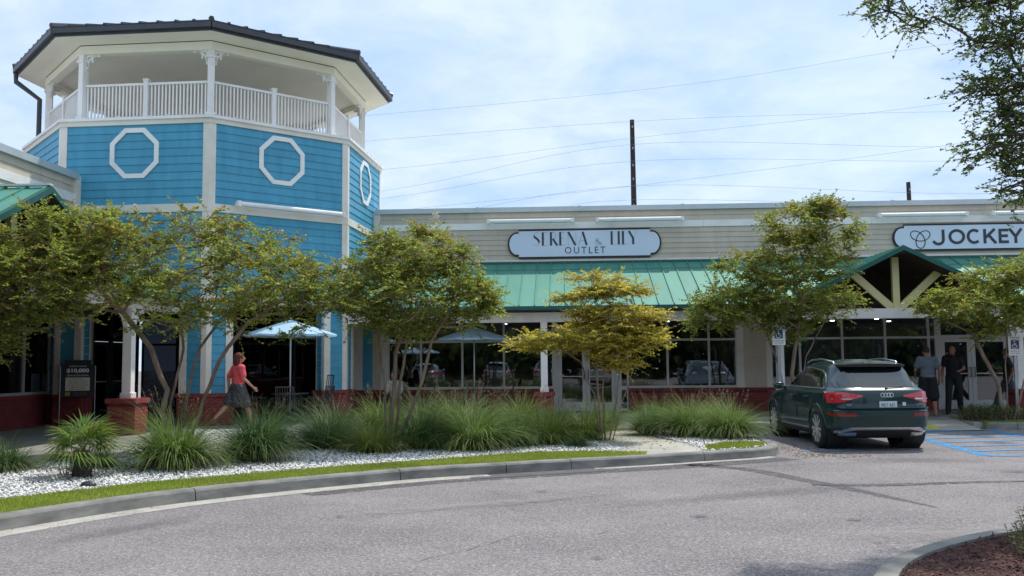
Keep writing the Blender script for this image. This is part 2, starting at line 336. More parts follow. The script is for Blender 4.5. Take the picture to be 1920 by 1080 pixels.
def kerb_pieces(path, idx, parent):
    for a, b_ in zip(idx[:-1], idx[1:]):
        seg = [p.copy() for p in path[a:b_+1]]
        d0 = (seg[1]-seg[0]).normalized(); d1 = (seg[-1]-seg[-2]).normalized(); seg[0] += d0*.007; seg[-1] -= d1*.007
        o = sweep(seg, KPROF).build('kerb_stone', MT['kerb'], parent)
kerb_pieces(kc, joints, kerb)
# inner core of the kerb joints (dark mortar)
def gut(a, b_, w):
    path = kc[a:b_]; return sweep(path, [(.03, -.05), (.03, .012), (w, .006), (w, -.05)])
i1, i2, i3 = nearest(kc, (-.87, 13.84))-2, nearest(kc, (.45, 14.5)), nearest(kc, (3.5, 16.3))
structure(gut(0, i1, .30).build('gutter', MT['gutter'])); structure(gut(i2, i3, .16).build('gutter', MT['gutter']))
# dark asphalt seam along the gutter
def flat_strip(path, w0, w1, z, name, mat_):
    A, B = offs(path, w0), offs(path, w1); b = MB(); n = len(path)
    b.v = [(p.x, p.y, z) for p in A]+[(p.x, p.y, z) for p in B]; b.f = [(i, i+1, n+i+1, n+i) for i in range(n-1)]; b.mi = [0]*(n-1)
    return structure(b.build(name, mat_))
flat_strip(kc[nearest(kc, (-3.6, 12)):i3], .17, .62, .004, 'asphalt_stain', MT['stain'])
flat_strip(kc[i1-4:i2+2], .03, .42, .008, 'asphalt_patch', MT['tar'])
# bed body
inner = offs(kc, -.155)
bedpoly = [(p.x, p.y) for p in inner[::2]]+[(3.9, 22.1), (3.9, 24.0), (-8.0, 24.0), (-8.0, .5)]
mb = MB(); mb.prism([(p.x, p.y) for p in inner[::2]]+[(3.6, 22.05), (3.6, 22.0), (-8.0, 22.0), (-8.0, .5)], -.05, .135); structure(mb.build('planting_bed', MT['gravelbed'], fix=True))
mb = MB(); mb.prism([(-12.9, -5), (-8.0, -5), (-8.0, 22.0), (-12.9, 22.0)], -.05, .15); mb.prism([(-12.9, 22.0), (7.8, 22.0), (7.8, 23.3), (9.4, 23.3), (9.4, 22.4), (24, 22.4), (24, 27.9), (-12.9, 27.9)], -.05, .15)
wk = structure(mb.build('walkway', MT['walk']))
for x in np.arange(-12, 24, 1.5):   # control joints as shallow dark grooves
    pass
# concrete path through the bed, ramp, right kerb
mb = MB(); mb.prism([(1.28, 15.08), (2.10, 15.52), (2.25, 16.3), (1.75, 18.5), (1.3, 22.0), (0, 22.0), (.45, 18.6), (.62, 17.4)], -.04, .152); structure(mb.build('garden_path', MT['concrete']))
mb = MB(); mb.add([(7.8, 21.9, .004), (9.4, 21.9, .004), (9.4, 23.3, .15), (7.8, 23.3, .15)], [(0, 1, 2, 3)]); structure(mb.build('kerb_ramp', MT['concrete']))
mb = MB(); mb.add([(7.82, 22.0, .02), (8.55, 22.0, .02), (8.55, 22.9, .113), (7.82, 22.9, .113)], [(0, 1, 2, 3)]); structure(mb.build('ramp_marking', MT['yellowpaint']))
kerb2 = structure(thing('kerb', None, None, (0, 0, 0)))
kc2 = catmull([(9.42, 23.3), (9.45, 22.7), (9.75, 22.25), (10.5, 22.15), (13, 22.15), (16, 22.15), (24, 22.15)])
kerb_pieces(kc2, [0, nearest(kc2, (10.2, 22.2)), nearest(kc2, (13, 22.15)), nearest(kc2, (16, 22.15)), nearest(kc2, (20, 22.15)), len(kc2)-1], kerb2)
kc3 = [Vector((3.8+i*.2, 22.0)) for i in range(21)]; kerb_pieces(kc3, [0, 10, 20], kerb2)
mb = MB(); mb.box(9.6, 24, 22.3, 24.3, -.05, .17); structure(mb.build('planting_strip', MT['soil']))
mb = MB(); mb.box(3.8, 7.8, 22.15, 22.6, -.05, .145); structure(mb.build('planting_strip', MT['soil']))
# right mulch island near the camera
kc4 = catmull([(1.1, 3.0), (1.55, 4.9), (2.14, 6.8), (2.98, 7.9), (4.2, 8.75), (6, 9.4), (9, 9.7)])
kerb3 = structure(thing('kerb', None, None, (0, 0, 0)))
def kp_l(c): return [p for p in c[::-1]]
kc4r = kc4                                                  # the island lies on the right of this path
P4 = [(-d, z) for d, z in KPROF]
for a, b_ in ((0, len(kc4)//3), (len(kc4)//3, 2*len(kc4)//3), (2*len(kc4)//3, len(kc4)-1)):
    sweep(kc4[a:b_+1], P4).build('kerb_stone', MT['kerb'], kerb3)
o4 = offs(kc4, .15); mb = MB(); mb.prism([(p.x, p.y) for p in o4[::2]]+[(9, 3.4)], -.05, .13); structure(mb.build('mulch_bed', MT['mulch']))

# painted hatch of the accessible bay
hz = .004
hp = MB()
def stripe(p, q, w):
    p, q = Vector(p), Vector(q); d = (q-p).normalized(); n = Vector((-d.y, d.x))*w/2
    hp.add([(p+n).to_3d()+Vector((0, 0, hz)), (p-n).to_3d()+Vector((0, 0, hz)), (q-n).to_3d()+Vector((0, 0, hz)), (q+n).to_3d()+Vector((0, 0, hz))], [(0, 1, 2, 3)])
stripe((7.0, 16.2), (7.35, 21.9), .22); stripe((9.3, 16.2), (9.55, 21.9), .22)
hp2 = hp; hz = .008; stripe((7.0, 16.2), (9.3, 16.2), .18); stripe((7.35, 21.85), (9.5, 21.85), .18)
for i in range(6): stripe((7.12, 17.0+i*.86), (9.4, 17.6+i*.86), .15)
stripe((4.2, 17.1), (5.2, 17.05), .14)
structure(hp.build('bay_marking', MT['bluepaint'], fix=False))
# darker tyre tracks
def track(pts, ws, z, name='tyre_track', mat_='stain'):
    c = catmull(pts, .3); b = MB(); n = len(c)
    for i, p in enumerate(c):
        t = (c[min(i+1, n-1)]-c[max(i-1, 0)]).normalized(); w = np.interp(i/(n-1), np.linspace(0, 1, len(ws)), ws); q = Vector((-t.y, t.x))*w/2
        w2 = 1+.25*mnoise.noise(Vector((i*.7, z*900, 0))); b.v += [tuple((p+q*w2).to_3d()+Vector((0, 0, z))), tuple((p-q*w2).to_3d()+Vector((0, 0, z)))]
    b.f = [(2*i, 2*i+1, 2*i+3, 2*i+2) for i in range(n-1)]; b.mi = [0]*(n-1); return structure(b.build(name, MT[mat_], fix=False))
track([(1.9, 15.05), (2.7, 14.3), (3.15, 13.2), (3.6, 12.0), (4.05, 10.6)], [.4, .3, .24, .18, .04], .004)
track([(3.2, 12.6), (4.0, 12.5), (5.2, 12.75), (7.5, 13.1)], [.22, .22, .12, .06], .008)
track([(2.5, 14.4), (3.5, 14.9), (5, 15.2), (6.5, 15.3)], [.03, .03, .03, .03], .012)
def crack(pts, w=.012):
    P = []
    for a, b_ in zip(pts[:-1], pts[1:]):
        a, b_ = Vector(a), Vector(b_); n = max(2, int((b_-a).length/.06))
        for j in range(n): P.append(a.lerp(b_, j/n)+Vector((random.uniform(-.02, .02), random.uniform(-.03, .03))))
    b = MB()
    for i, p in enumerate(P):
        t = (P[min(i+1, len(P)-1)]-P[max(i-1, 0)]).normalized(); q = Vector((-t.y, t.x))*w*random.uniform(.3, 1)/2; b.v += [(p.x+q.x, p.y+q.y, .004), (p.x-q.x, p.y-q.y, .004)]
    b.f = [(2*i, 2*i+1, 2*i+3, 2*i+2) for i in range(len(P)-1)]; b.mi = [0]*len(b.f); structure(b.build('asphalt_crack', MT['black'], fix=False))
crack([(-1.25, 7.75), (-.95, 8.15), (-.7, 8.5), (-.35, 9.2)], .006)
crack([(.3, 9.0), (.5, 9.3)], .008)

zz = .0125
for x, y, rx, ry, a, mt in ((2.2, 11.6, 2.6, .4, 28, 'wear'), (-1.0, 10.8, 2.2, .3, 30, 'pale'), (3.6, 9.0, 1.3, .5, 10, 'pale'), (5.6, 15.6, 1.6, .5, 0, 'wear'), (8.3, 18.6, .5, .4, 0, 'oil'), (8.6, 20.2, .35, .5, 0, 'oil'),
                       (1.4, 10.0, .16, .12, 0, 'oil'), (-.3, 11.9, .12, .09, 30, 'oil'), (.25, 7.9, .10, .07, 10, 'oil'), (2.9, 9.8, .13, .10, 0, 'oil'), (-2.4, 10.0, .09, .07, 0, 'oil'), (6.4, 13.9, .3, .16, 0, 'oil'), (4.6, 16.9, .5, .25, 0, 'wear'), (-4.3, 9.3, 1.2, .35, 62, 'wear')):
    b = MB(); n = 28; b.v = [(math.cos(2*PI*i/n), math.sin(2*PI*i/n), 0) for i in range(n)]; b.f = [tuple(range(n))]; b.mi = [0]
    o = structure(b.build('asphalt_stain', MT[mt], fix=False)); o.location = (x, y, zz); zz += .0004; o.scale = (rx, ry, 1); o.rotation_euler.z = R(a)
# ------------------------------------------------------------------ wall helpers
class Plane:
    def __init__(s, ox, oy, a): s.o = Vector((ox, oy, 0)); s.a = a; s.u = Vector((math.cos(a), math.sin(a), 0)); s.n = Vector((math.sin(a), -math.cos(a), 0))
    def p(s, u, d, z): return s.o+s.u*u+s.n*d+Vector((0, 0, z))
    def box(s, mb_, u0, u1, d0, d1, z0, z1, mi=0): return mb_.obox(s.p(u0, d0, z0), s.u*(u1-u0), s.n*(d1-d0), (0, 0, z1-z0), mi)
_bc = {}
def board_mesh(L, mat_, h):
    k = (round(L, 3), mat_, round(h, 3))
    if k not in _bc:
        b = MB(); b.v = [(0,0,0),(L,0,0),(L,0,h),(0,0,h),(0,-.024,-.004),(L,-.024,-.004),(L,-.007,h-.001),(0,-.007,h-.001)]
        b.f = [(0,1,2,3),(4,7,6,5),(0,4,5,1),(1,5,6,2),(2,6,7,3),(3,7,4,0)]; b.mi = [0]*6
        _bc[k] = b.build('t', MT[mat_]).data; bpy.data.objects.remove(bpy.data.objects['t'])
    return _bc[k]
def boards(parent, pl, u0, u1, z0, z1, mat_, step=.17, d=0., maxl=3.66, hole=None):
    n = max(1, round((z1-z0)/step)); h = (z1-z0)/n; wp = wloc(parent)
    for i in range(n):
        z = z0+i*h; cuts = [u0]
        if u1-u0 > maxl*1.3:
            x = u0+[.4, .75, .2, .9, .55][i % 5]*maxl
            while x < u1-.4: cuts.append(x); x += maxl
        cuts.append(u1)
        for a, b_ in zip(cuts[:-1], cuts[1:]):
            L = b_-a-(.003 if b_ < u1 else 0); o = bpy.data.objects.new('siding_board', board_mesh(L, mat_, h)); COL.objects.link(o); o.parent = parent
            o.location = pl.p(a, d, z)-wp; o.rotation_euler.z = pl.a
def brickwork(parent, pl, u0, u1, z0, z1, d=0., name='brickwork', cap=True, ends=False):
    """real brick faces standing proud of a mortar backing"""
    b = MB(); pl.box(b, u0, u1, d-.1, d, z0, z1, 1); ch = .0755; L = .203; n = int((z1-z0-(.09 if cap else 0))/ch)
    for r in range(n):
        z = z0+r*ch; x = u0-(L/2 if r % 2 else 0)
        while x < u1-.01:
            a, e = max(x, u0), min(x+L-.01, u1)
            if e-a > .02: pl.box(b, a, e, d, d+.012+random.uniform(-.003, .003), z+.005, z+ch-.005, 0)
            x += L
    if cap:
        x = u0
        while x < u1-.01:
            e = min(x+.1, u1); pl.box(b, x+.003, e-.003, d, d+.045, z1-.085, z1, 0); x += .1
    return stuff(b.build(name, [MT['brick'], MT['mortar']], parent))
def brick_pier(parent, cx_, cy_, s, z0, z1, a=0., name='brick_pier'):
    b = MB(); h = s/2-.012; U = Vector((math.cos(a), math.sin(a), 0)); V = Vector((-math.sin(a), math.cos(a), 0)); c = Vector((cx_, cy_, 0))
    b.obox(c-U*h-V*h+Vector((0, 0, z0)), U*2*h, V*2*h, (0, 0, z1-z0-.01), 1); ch = .0755; n = int((z1-z0-.1)/ch)
    for r in range(n):
        z = z0+r*ch
        for k in range(4):
            q = a+k*PI/2; u = Vector((math.cos(q), math.sin(q), 0)); w = Vector((math.sin(q), -math.cos(q), 0)); o = c-u*(s/2)+w*h; x = 0 if (r+k) % 2 else -.1
            while x < s-.02:
                p, e = max(x, 0), min(x+.193, s)
                if e-p > .03: b.obox(o+u*p+Vector((0, 0, z+.005)), u*(e-p), w*(.014+random.uniform(-.003, .003)), (0, 0, ch-.01), 0)
                x += .203
    g = s/2+.04
    b.obox(c-U*g-V*g+Vector((0, 0, z1-.1)), U*2*g, V*2*g, (0, 0, .1), 0)
    return stuff(b.build(name, [MT['brick'], MT['mortar']], parent))
def window_bay(parent, pl, u0, u1, z0, z1, tr=2.24, d=-.05, m_=.032, glass='glass', fm='alu'):
    """one storefront bay: frame bars with a transom, panes as sub-parts"""
    b = MB(); t0, t1 = d-.06, d+.045
    pl.box(b, u0, u0+m_, t0, t1, z0, z1); pl.box(b, u1-m_, u1, t0, t1, z0, z1)
    pl.box(b, u0+m_, u1-m_, t0, t1-.003, z0, z0+.07); pl.box(b, u0+m_, u1-m_, t0, t1-.003, z1-.05, z1)
    zs = [z0+.07, z1-.05]
    if tr: pl.box(b, u0+m_, u1-m_, t0, t1-.003, tr-.032, tr+.032); zs = [z0+.07, tr-.032, tr+.032, z1-.05]
    fr = b.build('window', MT[fm], parent)
    for a, c in ((zs[0], zs[1]),)+(((zs[2], zs[3]),) if tr else ()):
        g = MB(); pl.box(g, u0+m_-.004, u1-m_+.004, d-.012, d-.004, a-.004, c+.004); g.build('pane', MT[glass], fr)
    return fr
def door_leaf(parent, pl, u0, u1, z0, z1, handle_side, d=-.05, glass='glass', fm='alu'):
    b = MB(); s = .11; t0, t1 = d-.045, d
    pl.box(b, u0, u0+s, t0, t1, z0, z1); pl.box(b, u1-s, u1, t0, t1, z0, z1); pl.box(b, u0+s, u1-s, t0, t1-.002, z0, z0+.25); pl.box(b, u0+s, u1-s, t0, t1-.002, z1-.1, z1)
    fr = b.build('door', MT[fm], parent)
    g = MB(); pl.box(g, u0+s-.004, u1-s+.004, d-.03, d-.022, z0+.246, z1-.096); g.build('pane', MT[glass], fr)
    h = MB(); uh = (u1-s/2) if handle_side > 0 else (u0+s/2)
    h.tube([pl.p(uh, d, z0+.92), pl.p(uh, d+.06, z0+.92), pl.p(uh, d+.06, z0+1.2), pl.p(uh, d, z0+1.2)], .013, 6); h.build('handle', MT['black'], fr)
    g = MB(); pl.box(g, u0+s, u1-s, d-.02, d+.012, z0+1.0, z0+1.03); g.build('push_bar', MT['alu'], fr)
    return fr
def light_bar(name, label, pl, u0, u1, z, group, d=.30):
    t = thing(name, label, 'light fixture', pl.p((u0+u1)/2, 0, z), group)
    b = MB(); b.tube([pl.p(u0+.08, d, z), pl.p(u1-.08, d, z)], .062, 10); b.build('lamp_housing', MT['white'], t, smooth=False)
    for u in (u0+.04, u1-.04):
        b = MB(); pl.box(b, u-.04, u+.04, d-.08, d+.07, z-.07, z+.07); pl.box(b, u-.02, u+.02, .03, d-.08, z-.012, z+.02); b.build('bracket', MT['white'], t)
    b = MB(); b.tube([pl.p(u0+.2, d+.03, z-.045), pl.p(u1-.2, d+.03, z-.045)], .03, 8); b.build('tube_lens', MT['flash'], t)
    return t

# ------------------------------------------------------------------ main retail building
YW = 27.9
main = thing('retail_building', 'long low beige clapboard shop building with green metal awning', 'building', (4, YW, 0))
pm = Plane(0, YW, 0)
XR = 24.0
b = MB(); pm.box(b, -5.9, XR, -.25, 0, 2.95, 6.1); b.build('wall', MT['beige'], main)
b = MB(); b.box(-5.9, XR, YW+.25, YW+12, 5.2, 5.4); b.build('roof', MT['membrane'], main)
boards(main, pm, -5.55, XR, 4.66, 5.58, 'beige', .152, d=.002)
boards(main, pm, -5.55, XR, 5.77, 6.1, 'beige', .152, d=.002)
for a, z0, z1, dd, nm, mt in ((0, 5.58, 5.77, .045, 'trim_band', 'white'), (0, 4.56, 4.66, .05, 'trim_band', 'cream')):
    x = -5.6
    while x < XR-.1:
        b = MB(); pm.box(b, x, min(x+4.88, XR)-.004, 0.001, dd, z0, z1); bevel(b.build(nm, MT[mt], main), .006, 1); x += 4.88
x = -5.6
while x < XR:                                               # coping in lapped lengths
    b = MB(); e = min(x+3.05, XR); pm.box(b, x, e-.003, -.32, .09, 6.1, 6.245); pm.box(b, x-.03, x+.05, -.33, .1, 6.105, 6.262); b.build('parapet_cap', MT['flash'], main); x += 3.05
b = MB(); pm.box(b, -5.7, -5.5, 0, .06, 4.5, 6.2); b.build('corner_trim', MT['cream'], main)
# shop front, left shop
WT = 2.9
sills = []
def bays(xs, z0, z1, **k):
    for a, c in zip(xs[:-1], xs[1:]): window_bay(main, pm, a, c, z0, z1, **k)
bays([-5.25, -4.27, -3.03, -1.79, -.33], .83, WT)
bays([1.86, 3.03, 4.24, 5.04], .83, WT)
window_bay(main, pm, 1.64, 1.86, .83, WT); window_bay(main, pm, 1.64, 1.86, .17, .83, tr=None, m_=.03)
bays([6.04, 6.87, 8.09, 9.32, 10.55, 10.76], .83, WT)
bays([12.95, 14.2, 15.4, 16.6, 17.8], .83, WT)
def entrance(u0, u1, mid0, mid1, zb=.16):
    b = MB(); pm.box(b, u0, u0+.14, -.11, -.01, zb, WT); pm.box(b, u1-.14, u1, -.11, -.01, zb, WT); pm.box(b, u0+.14, u1-.14, -.11, -.013, 2.2, 2.3); pm.box(b, u0+.14, u1-.14, -.11, -.013, WT-.05, WT)
    fr = b.build('door_frame', MT['alu'], main); g = MB(); pm.box(g, u0+.136, u1-.136, -.06, -.052, 2.296, WT-.046); g.build('pane', MT['glass'], fr)
    mid = (mid0+mid1)/2; door_leaf(main, pm, u0+.145, mid-.004, zb+.01, 2.195, 1); door_leaf(main, pm, mid+.004, u1-.145, zb+.01, 2.195, -1)
entrance(-.33, 1.64, .53, .75)
entrance(10.76, 12.93, 11.63, 11.89)
for a, c in ((-5.25, -.33), (1.86, 5.9), (5.9, 10.76), (12.95, 17.8)): brickwork(main, pm, a, c, .15, .83, d=-.02)
for a, c, mt, nm in ((5.04, 5.24, 'cream', 'window_trim'), (5.89, 6.04, 'cream', 'window_trim'), (17.8, 18.0, 'cream', 'window_trim'), (-5.47, -5.25, 'cream', 'window_trim'), (-5.72, -5.47, 'beige', 'wall_panel'), (-6.02, -5.72, 'blue', 'wall_panel'), (-6.3, -6.02, 'cream', 'wall_panel')):
    b = MB(); pm.box(b, a, c, -.1, .012, .83 if a > -5.4 else .83, 2.95); b.build(nm, MT[mt], main)
b = MB(); pm.box(b, 5.24, 5.89, -.15, -.01, .83, 2.95); b.build('wall', MT['beige'], main)
boards(main, pm, 5.24, 5.89, .83, 2.95, 'beige', .152, d=-.008)
b = MB(); pm.box(b, 18, XR, -.15, -.01, .15, 2.95); b.build('wall', MT['beige'], main); boards(main, pm, 18, XR, .15, 2.95, 'beige', .152, d=-.008)
brickwork(main, pm, -6.3, -5.25, .15, .83, d=.0)
b = MB(); pm.box(b, 7.0, 7.17, -.35, -.15, .15, WT); b.build('inner_column', MT['white'], main)
# interior of the shops
b = MB(); b.box(-9, XR, YW+.15, YW+7, .0, .14); b.build('shop_floor', MT['shopfloor'], main)
b = MB(); b.box(-9, XR, YW+6.8, YW+7, .15, 3.3); b.box(5.3, 5.5, YW+.26, YW+6.8, .15, 3.3); b.box(-9.2, -9, YW+.3, YW+6.8, .15, 3.3); b.build('back_wall', MT['interior'], main)
b = MB(); b.box(-9, XR, YW+.26, YW+7, 2.93, 3.05); b.build('shop_ceiling', MT['interior'], main)
mdl = emit_mat('downlight_glow', (1, .97, .9), 22)
for x, y in ((7.6, 30.2), (8.9, 30.4), (9.0, 32.1), (10.1, 31.0), (12.6, 31.5), (7.9, 32.6), (3.4, 31.2), (-2, 31.8), (13.9, 30.8), (11.2, 33.1)):
    b = MB(); b.lathe([(0, 2.905), (.07, 2.905), (.07, 2.929)], (x, y, 0), 10); b.build('downlight', mdl, main)

# colonnade: beam, ceiling, awning
YC = 24.9
b = MB(); b.box(-5.75, XR, YC-.1, YC+.1, 2.67, 2.93); bevel(b.build('beam', MT['white'], main), .008, 1)
b = MB(); b.box(-5.75, 5.7, YC+.1, YW-.02, 2.93, 2.97); b.box(11.5, XR, YC+.1, YW-.02, 2.93, 2.97); b.build('colonnade_ceiling', MT['ceiling'], main)
mt_soff = material('brown_soffit', (.055, .038, .028), .8); MT['soffit'] = mt_soff
b = MB(); b.box(-5.75, 5.75, 24.32, YC-.1, 2.955, 2.975); b.box(11.45, XR, 24.32, YC-.1, 2.955, 2.975); b.build('soffit', mt_soff, main)
AZ0, AZ1, AY0, AY1 = 3.06, 4.56, 24.28, 27.9
slope = (AZ1-AZ0)/(AY1-AY0)
GX, GZ, GS = 8.62, 4.46, .49
def pan(parent, x0, x1, ya, za, yb, zb, name='roof_panel', mt='green', rot=None):
    """standing seam pan between (ya,za) and (yb,zb) with a raised rib on its left edge"""
    b = MB(); t = .012
    def q(x, y, z, dz): return (x, y, z+dz)
    for xa, xb, h0, h1 in ((x0, x1, -t, 0), (x0-.011, x0+.011, 0.001, .038)):
        b.add([q(xa, ya, za, h0), q(xb, ya, za, h0), q(xb, yb, zb, h0), q(xa, yb, zb, h0), q(xa, ya, za, h1), q(xb, ya, za, h1), q(xb, yb, zb, h1), q(xa, yb, zb, h1)], [(0,3,2,1),(4,5,6,7),(0,1,5,4),(1,2,6,5),(2,3,7,6),(3,0,4,7)])
    return b.build(name, MT[mt], parent)
x = -5.55
while x < XR-.2:
    xm = x+.2; dx = abs(xm-GX); ya = AY0
    if dx < 2.85: ya = AY0+(GZ-GS*dx-AZ0)/slope
    if ya < AY1-.15: pan(main, x, x+.4, ya, AZ0+(ya-AY0)*slope, AY1, AZ1)
    x += .4
b = MB(); pm.box(b, -5.6, XR, .0, .09, 4.50, 4.60); b.build('awning_flashing', MT['greendark'], main)
for a, c in ((-5.6, GX-2.86), (GX+2.86, XR)):
    b = MB(); b.box(a, c, AY0-.05, AY0-.01, 2.965, 3.062); b.build('gutter_fascia', MT['greendark'], main)
# cross battens over the awning near the top
b = MB(); b.v = []
for a, c in ((-5.5, GX-.9), (GX+.9, XR)):
    yy = AY0+2.95; zz = AZ0+(yy-AY0)*slope; b.obox((a, yy, zz+.001), (c-a, 0, 0), (0, .03, .03*slope), (0, 0, .006))
b.build('panel_lap', MT['greendark'], main)
def gable(parent, axis_loc, L, gz, gs, half, mat_truss='yellow', beamz=2.93):
    """gabled entrance roof in local frame: x across, -y front; axis_loc(x,y,z) gives world"""
    A = axis_loc
    for sgn in (-1, 1):
        n = 7; w = half/ n
        # roof pans run down the slope, side by side along the ridge
        k = max(1, round(L/.4)); w = L/k
        for i in range(k):
            y0, y1 = i*w, (i+1)*w; b = MB()
            P = [A(0, y0, gz), A(0, y1, gz), A(sgn*half, y1, gz-gs*half), A(sgn*half, y0, gz-gs*half)]
            up_ = Vector((0, 0, .014)); b.add(P+[Vector(p)+up_ for p in P], [(0,1,2,3),(7,6,5,4),(0,4,5,1),(1,5,6,2),(2,6,7,3),(3,7,4,0)])
            P = [A(0, y0-.011, gz+.0142), A(0, y0+.011, gz+.0142), A(sgn*half, y0+.011, gz-gs*half+.0142), A(sgn*half, y0-.011, gz-gs*half+.0142)]
            up_ = Vector((0, 0, .036)); b.add(P+[Vector(p)+up_ for p in P], [(0,1,2,3),(7,6,5,4),(0,4,5,1),(1,5,6,2),(2,6,7,3),(3,7,4,0)])
            b.build('roof_panel', MT['green'], parent)
        b = MB(); P = [A(0, -.07, gz+.03), A(0, -.02, gz+.03), A(sgn*half, -.02, gz-gs*half+.03), A(sgn*half, -.07, gz-gs*half+.03)]
        b.add([Vector(p) for p in P]+[Vector(p)-Vector((0, 0, .12)) for p in P], [(0,1,2,3),(7,6,5,4),(0,4,5,1),(1,5,6,2),(2,6,7,3),(3,7,4,0)]); b.build('rake_board', MT['greendark'], parent)
        # dark underside
        b = MB(); P = [A(0, 0, gz-.03), A(0, L, gz-.03), A(sgn*half, L, gz-gs*half-.03), A(sgn*half, 0, gz-gs*half-.03)]
        b.add([Vector(p) for p in P]+[Vector(p)-Vector((0, 0, .05)) for p in P], [(0,1,2,3),(7,6,5,4),(0,4,5,1),(1,5,6,2),(2,6,7,3),(3,7,4,0)]); b.build('soffit', MT['soffit'], parent)
        # diagonal strut
        b = MB(); d0 = Vector(A(sgn*.10, .62, beamz)); d1 = Vector(A(sgn*1.10, .62, gz-gs*1.10-.06)); dv = (d1-d0); ax = Vector(A(1, 0, 0))-Vector(A(0, 0, 0)); nrm = Vector(A(0, 1, 0))-Vector(A(0, 0, 0))
        side = dv.normalized().cross(nrm).normalized()*.095
        b.obox(d0-side, side*2, nrm*.1, dv); b.build('strut', MT[mat_truss], parent)
    o_ = Vector(A(-.085, .60, beamz)); b = MB(); b.obox(o_, Vector(A(.085, .60, beamz))-o_, Vector(A(-.085, .72, beamz))-o_, (0, 0, gz-.2-beamz)); b.build('king_post', MT[mat_truss], parent)
    b = MB(); b.obox(A(-.06, 0, gz-.16), Vector(A(.06, 0, 0))-Vector(A(-.06, 0, 0)), Vector(A(0, L, 0))-Vector(A(0, 0, 0)), (0, 0, .1)); b.build('ridge_beam', MT['soffit'], parent)
    for yy in (1.4, 2.4):
        b = MB(); b.obox(A(-half*.75, yy, beamz+.15), Vector(A(half*1.5, 0, 0))-Vector(A(0, 0, 0)), Vector(A(0, .08, 0))-Vector(A(0, 0, 0)), (0, 0, .1)); b.build('tie_beam', MT['soffit'], parent)
gable(main, lambda x, y, z: (GX+x, 24.22+y, z), 3.66, GZ, GS, 2.9)
b = MB(); b.box(GX-2.4, GX+2.4, YW-.06, YW-.02, 2.9, 4.5); b.build('gable_back_wall', MT['soffit'], main)
def post(parent, x, y, z0=.83, z1=2.67, s=.18, brk=((1, 0),), mt='white', zb=None):
    b = MB(); b.box(x-s/2, x+s/2, y-s/2, y+s/2, z0, z1); b.box(x-s/2-.025, x+s/2+.025, y-s/2-.025, y+s/2+.025, z0, z0+.12); p = bevel(b.build('post', MT[mt], parent), .008, 1)
    for dx, dy in brk:
        b = MB(); r = .5; n = 8; t = .05
        for i in range(n):
            q0, q1 = PI/2*i/n, PI/2*(i+1)/n
            def pt(q, rr, o): c = Vector((x+dx*(s/2+r), y+dy*(s/2+r), z1-r)); return c+Vector((-dx*rr*math.cos(q), -dy*rr*math.cos(q), rr*math.sin(q)))+Vector((dy, -dx, 0))*o
            P = [pt(q0, r, -t), pt(q1, r, -t), pt(q1, r-.09, -t), pt(q0, r-.09, -t), pt(q0, r, t), pt(q1, r, t), pt(q1, r-.09, t), pt(q0, r-.09, t)]
            b.add(P, [(0,1,2,3),(7,6,5,4),(0,4,5,1),(1,5,6,2),(2,6,7,3),(3,7,4,0)])
        b.build('arch_bracket', MT[mt], p)
for x in (-.53, 5.61, 11.67, 17.8):
    brick_pier(main, x, YC, .48, .15, .83); post(main, x, YC, brk=((1, 0), (-1, 0)) if x > 5 else ())

# ------------------------------------------------------------------ shop signs
def plaque(name, label, x0, x1, z0, z1, step=.07, endr=.33):
    t = thing(name, label, 'sign', ((x0+x1)/2, YW-.05, (z0+z1)/2))
    def outline(i):
        zc_ = (z0+z1)/2; hh = (z1-z0)/2-i; rx = endr-i; xl, xr = x0+endr, x1-endr; P = []
        P += [(xl-(.0-i*0), zc_-hh), (xr, zc_-hh), (xr, zc_-hh+step)]
        rz_ = hh-step
        for k in range(1, 14): q = -PI/2+PI*k/14; P.append((xr+.06+(rx-.06)*math.cos(q), zc_+rz_*math.sin(q)))
        P += [(xr, zc_+hh-step), (xr, zc_+hh), (xl, zc_+hh), (xl, zc_+hh-step)]
        for k in range(1, 14): q = PI/2+PI*k/14; P.append((xl-.06+(rx-.06)*math.cos(q), zc_+rz_*math.sin(q)))
        P.append((xl, zc_-hh+step)); return P
    for i, ya, yb, nm, mt in ((0, YW-.09, YW-.03, 'sign_border', 'black'), (.05, YW-.105, YW-.09, 'sign_face', 'signwhite')):
        O = outline(i); n = len(O); b = MB(); b.add([(x, ya, z) for x, z in O]+[(x, yb-.001, z) for x, z in O], [tuple(range(n)), tuple(range(n, 2*n))[::-1]]+[(k, (k+1) % n, n+(k+1) % n, n+k) for k in range(n)])
        b.build(nm, MT[mt], t)
    return t
s1 = plaque('shop_sign', 'pale blue sign reading SERENA & LILY OUTLET in a dark border', -1.64, 2.91, 4.69, 5.56)
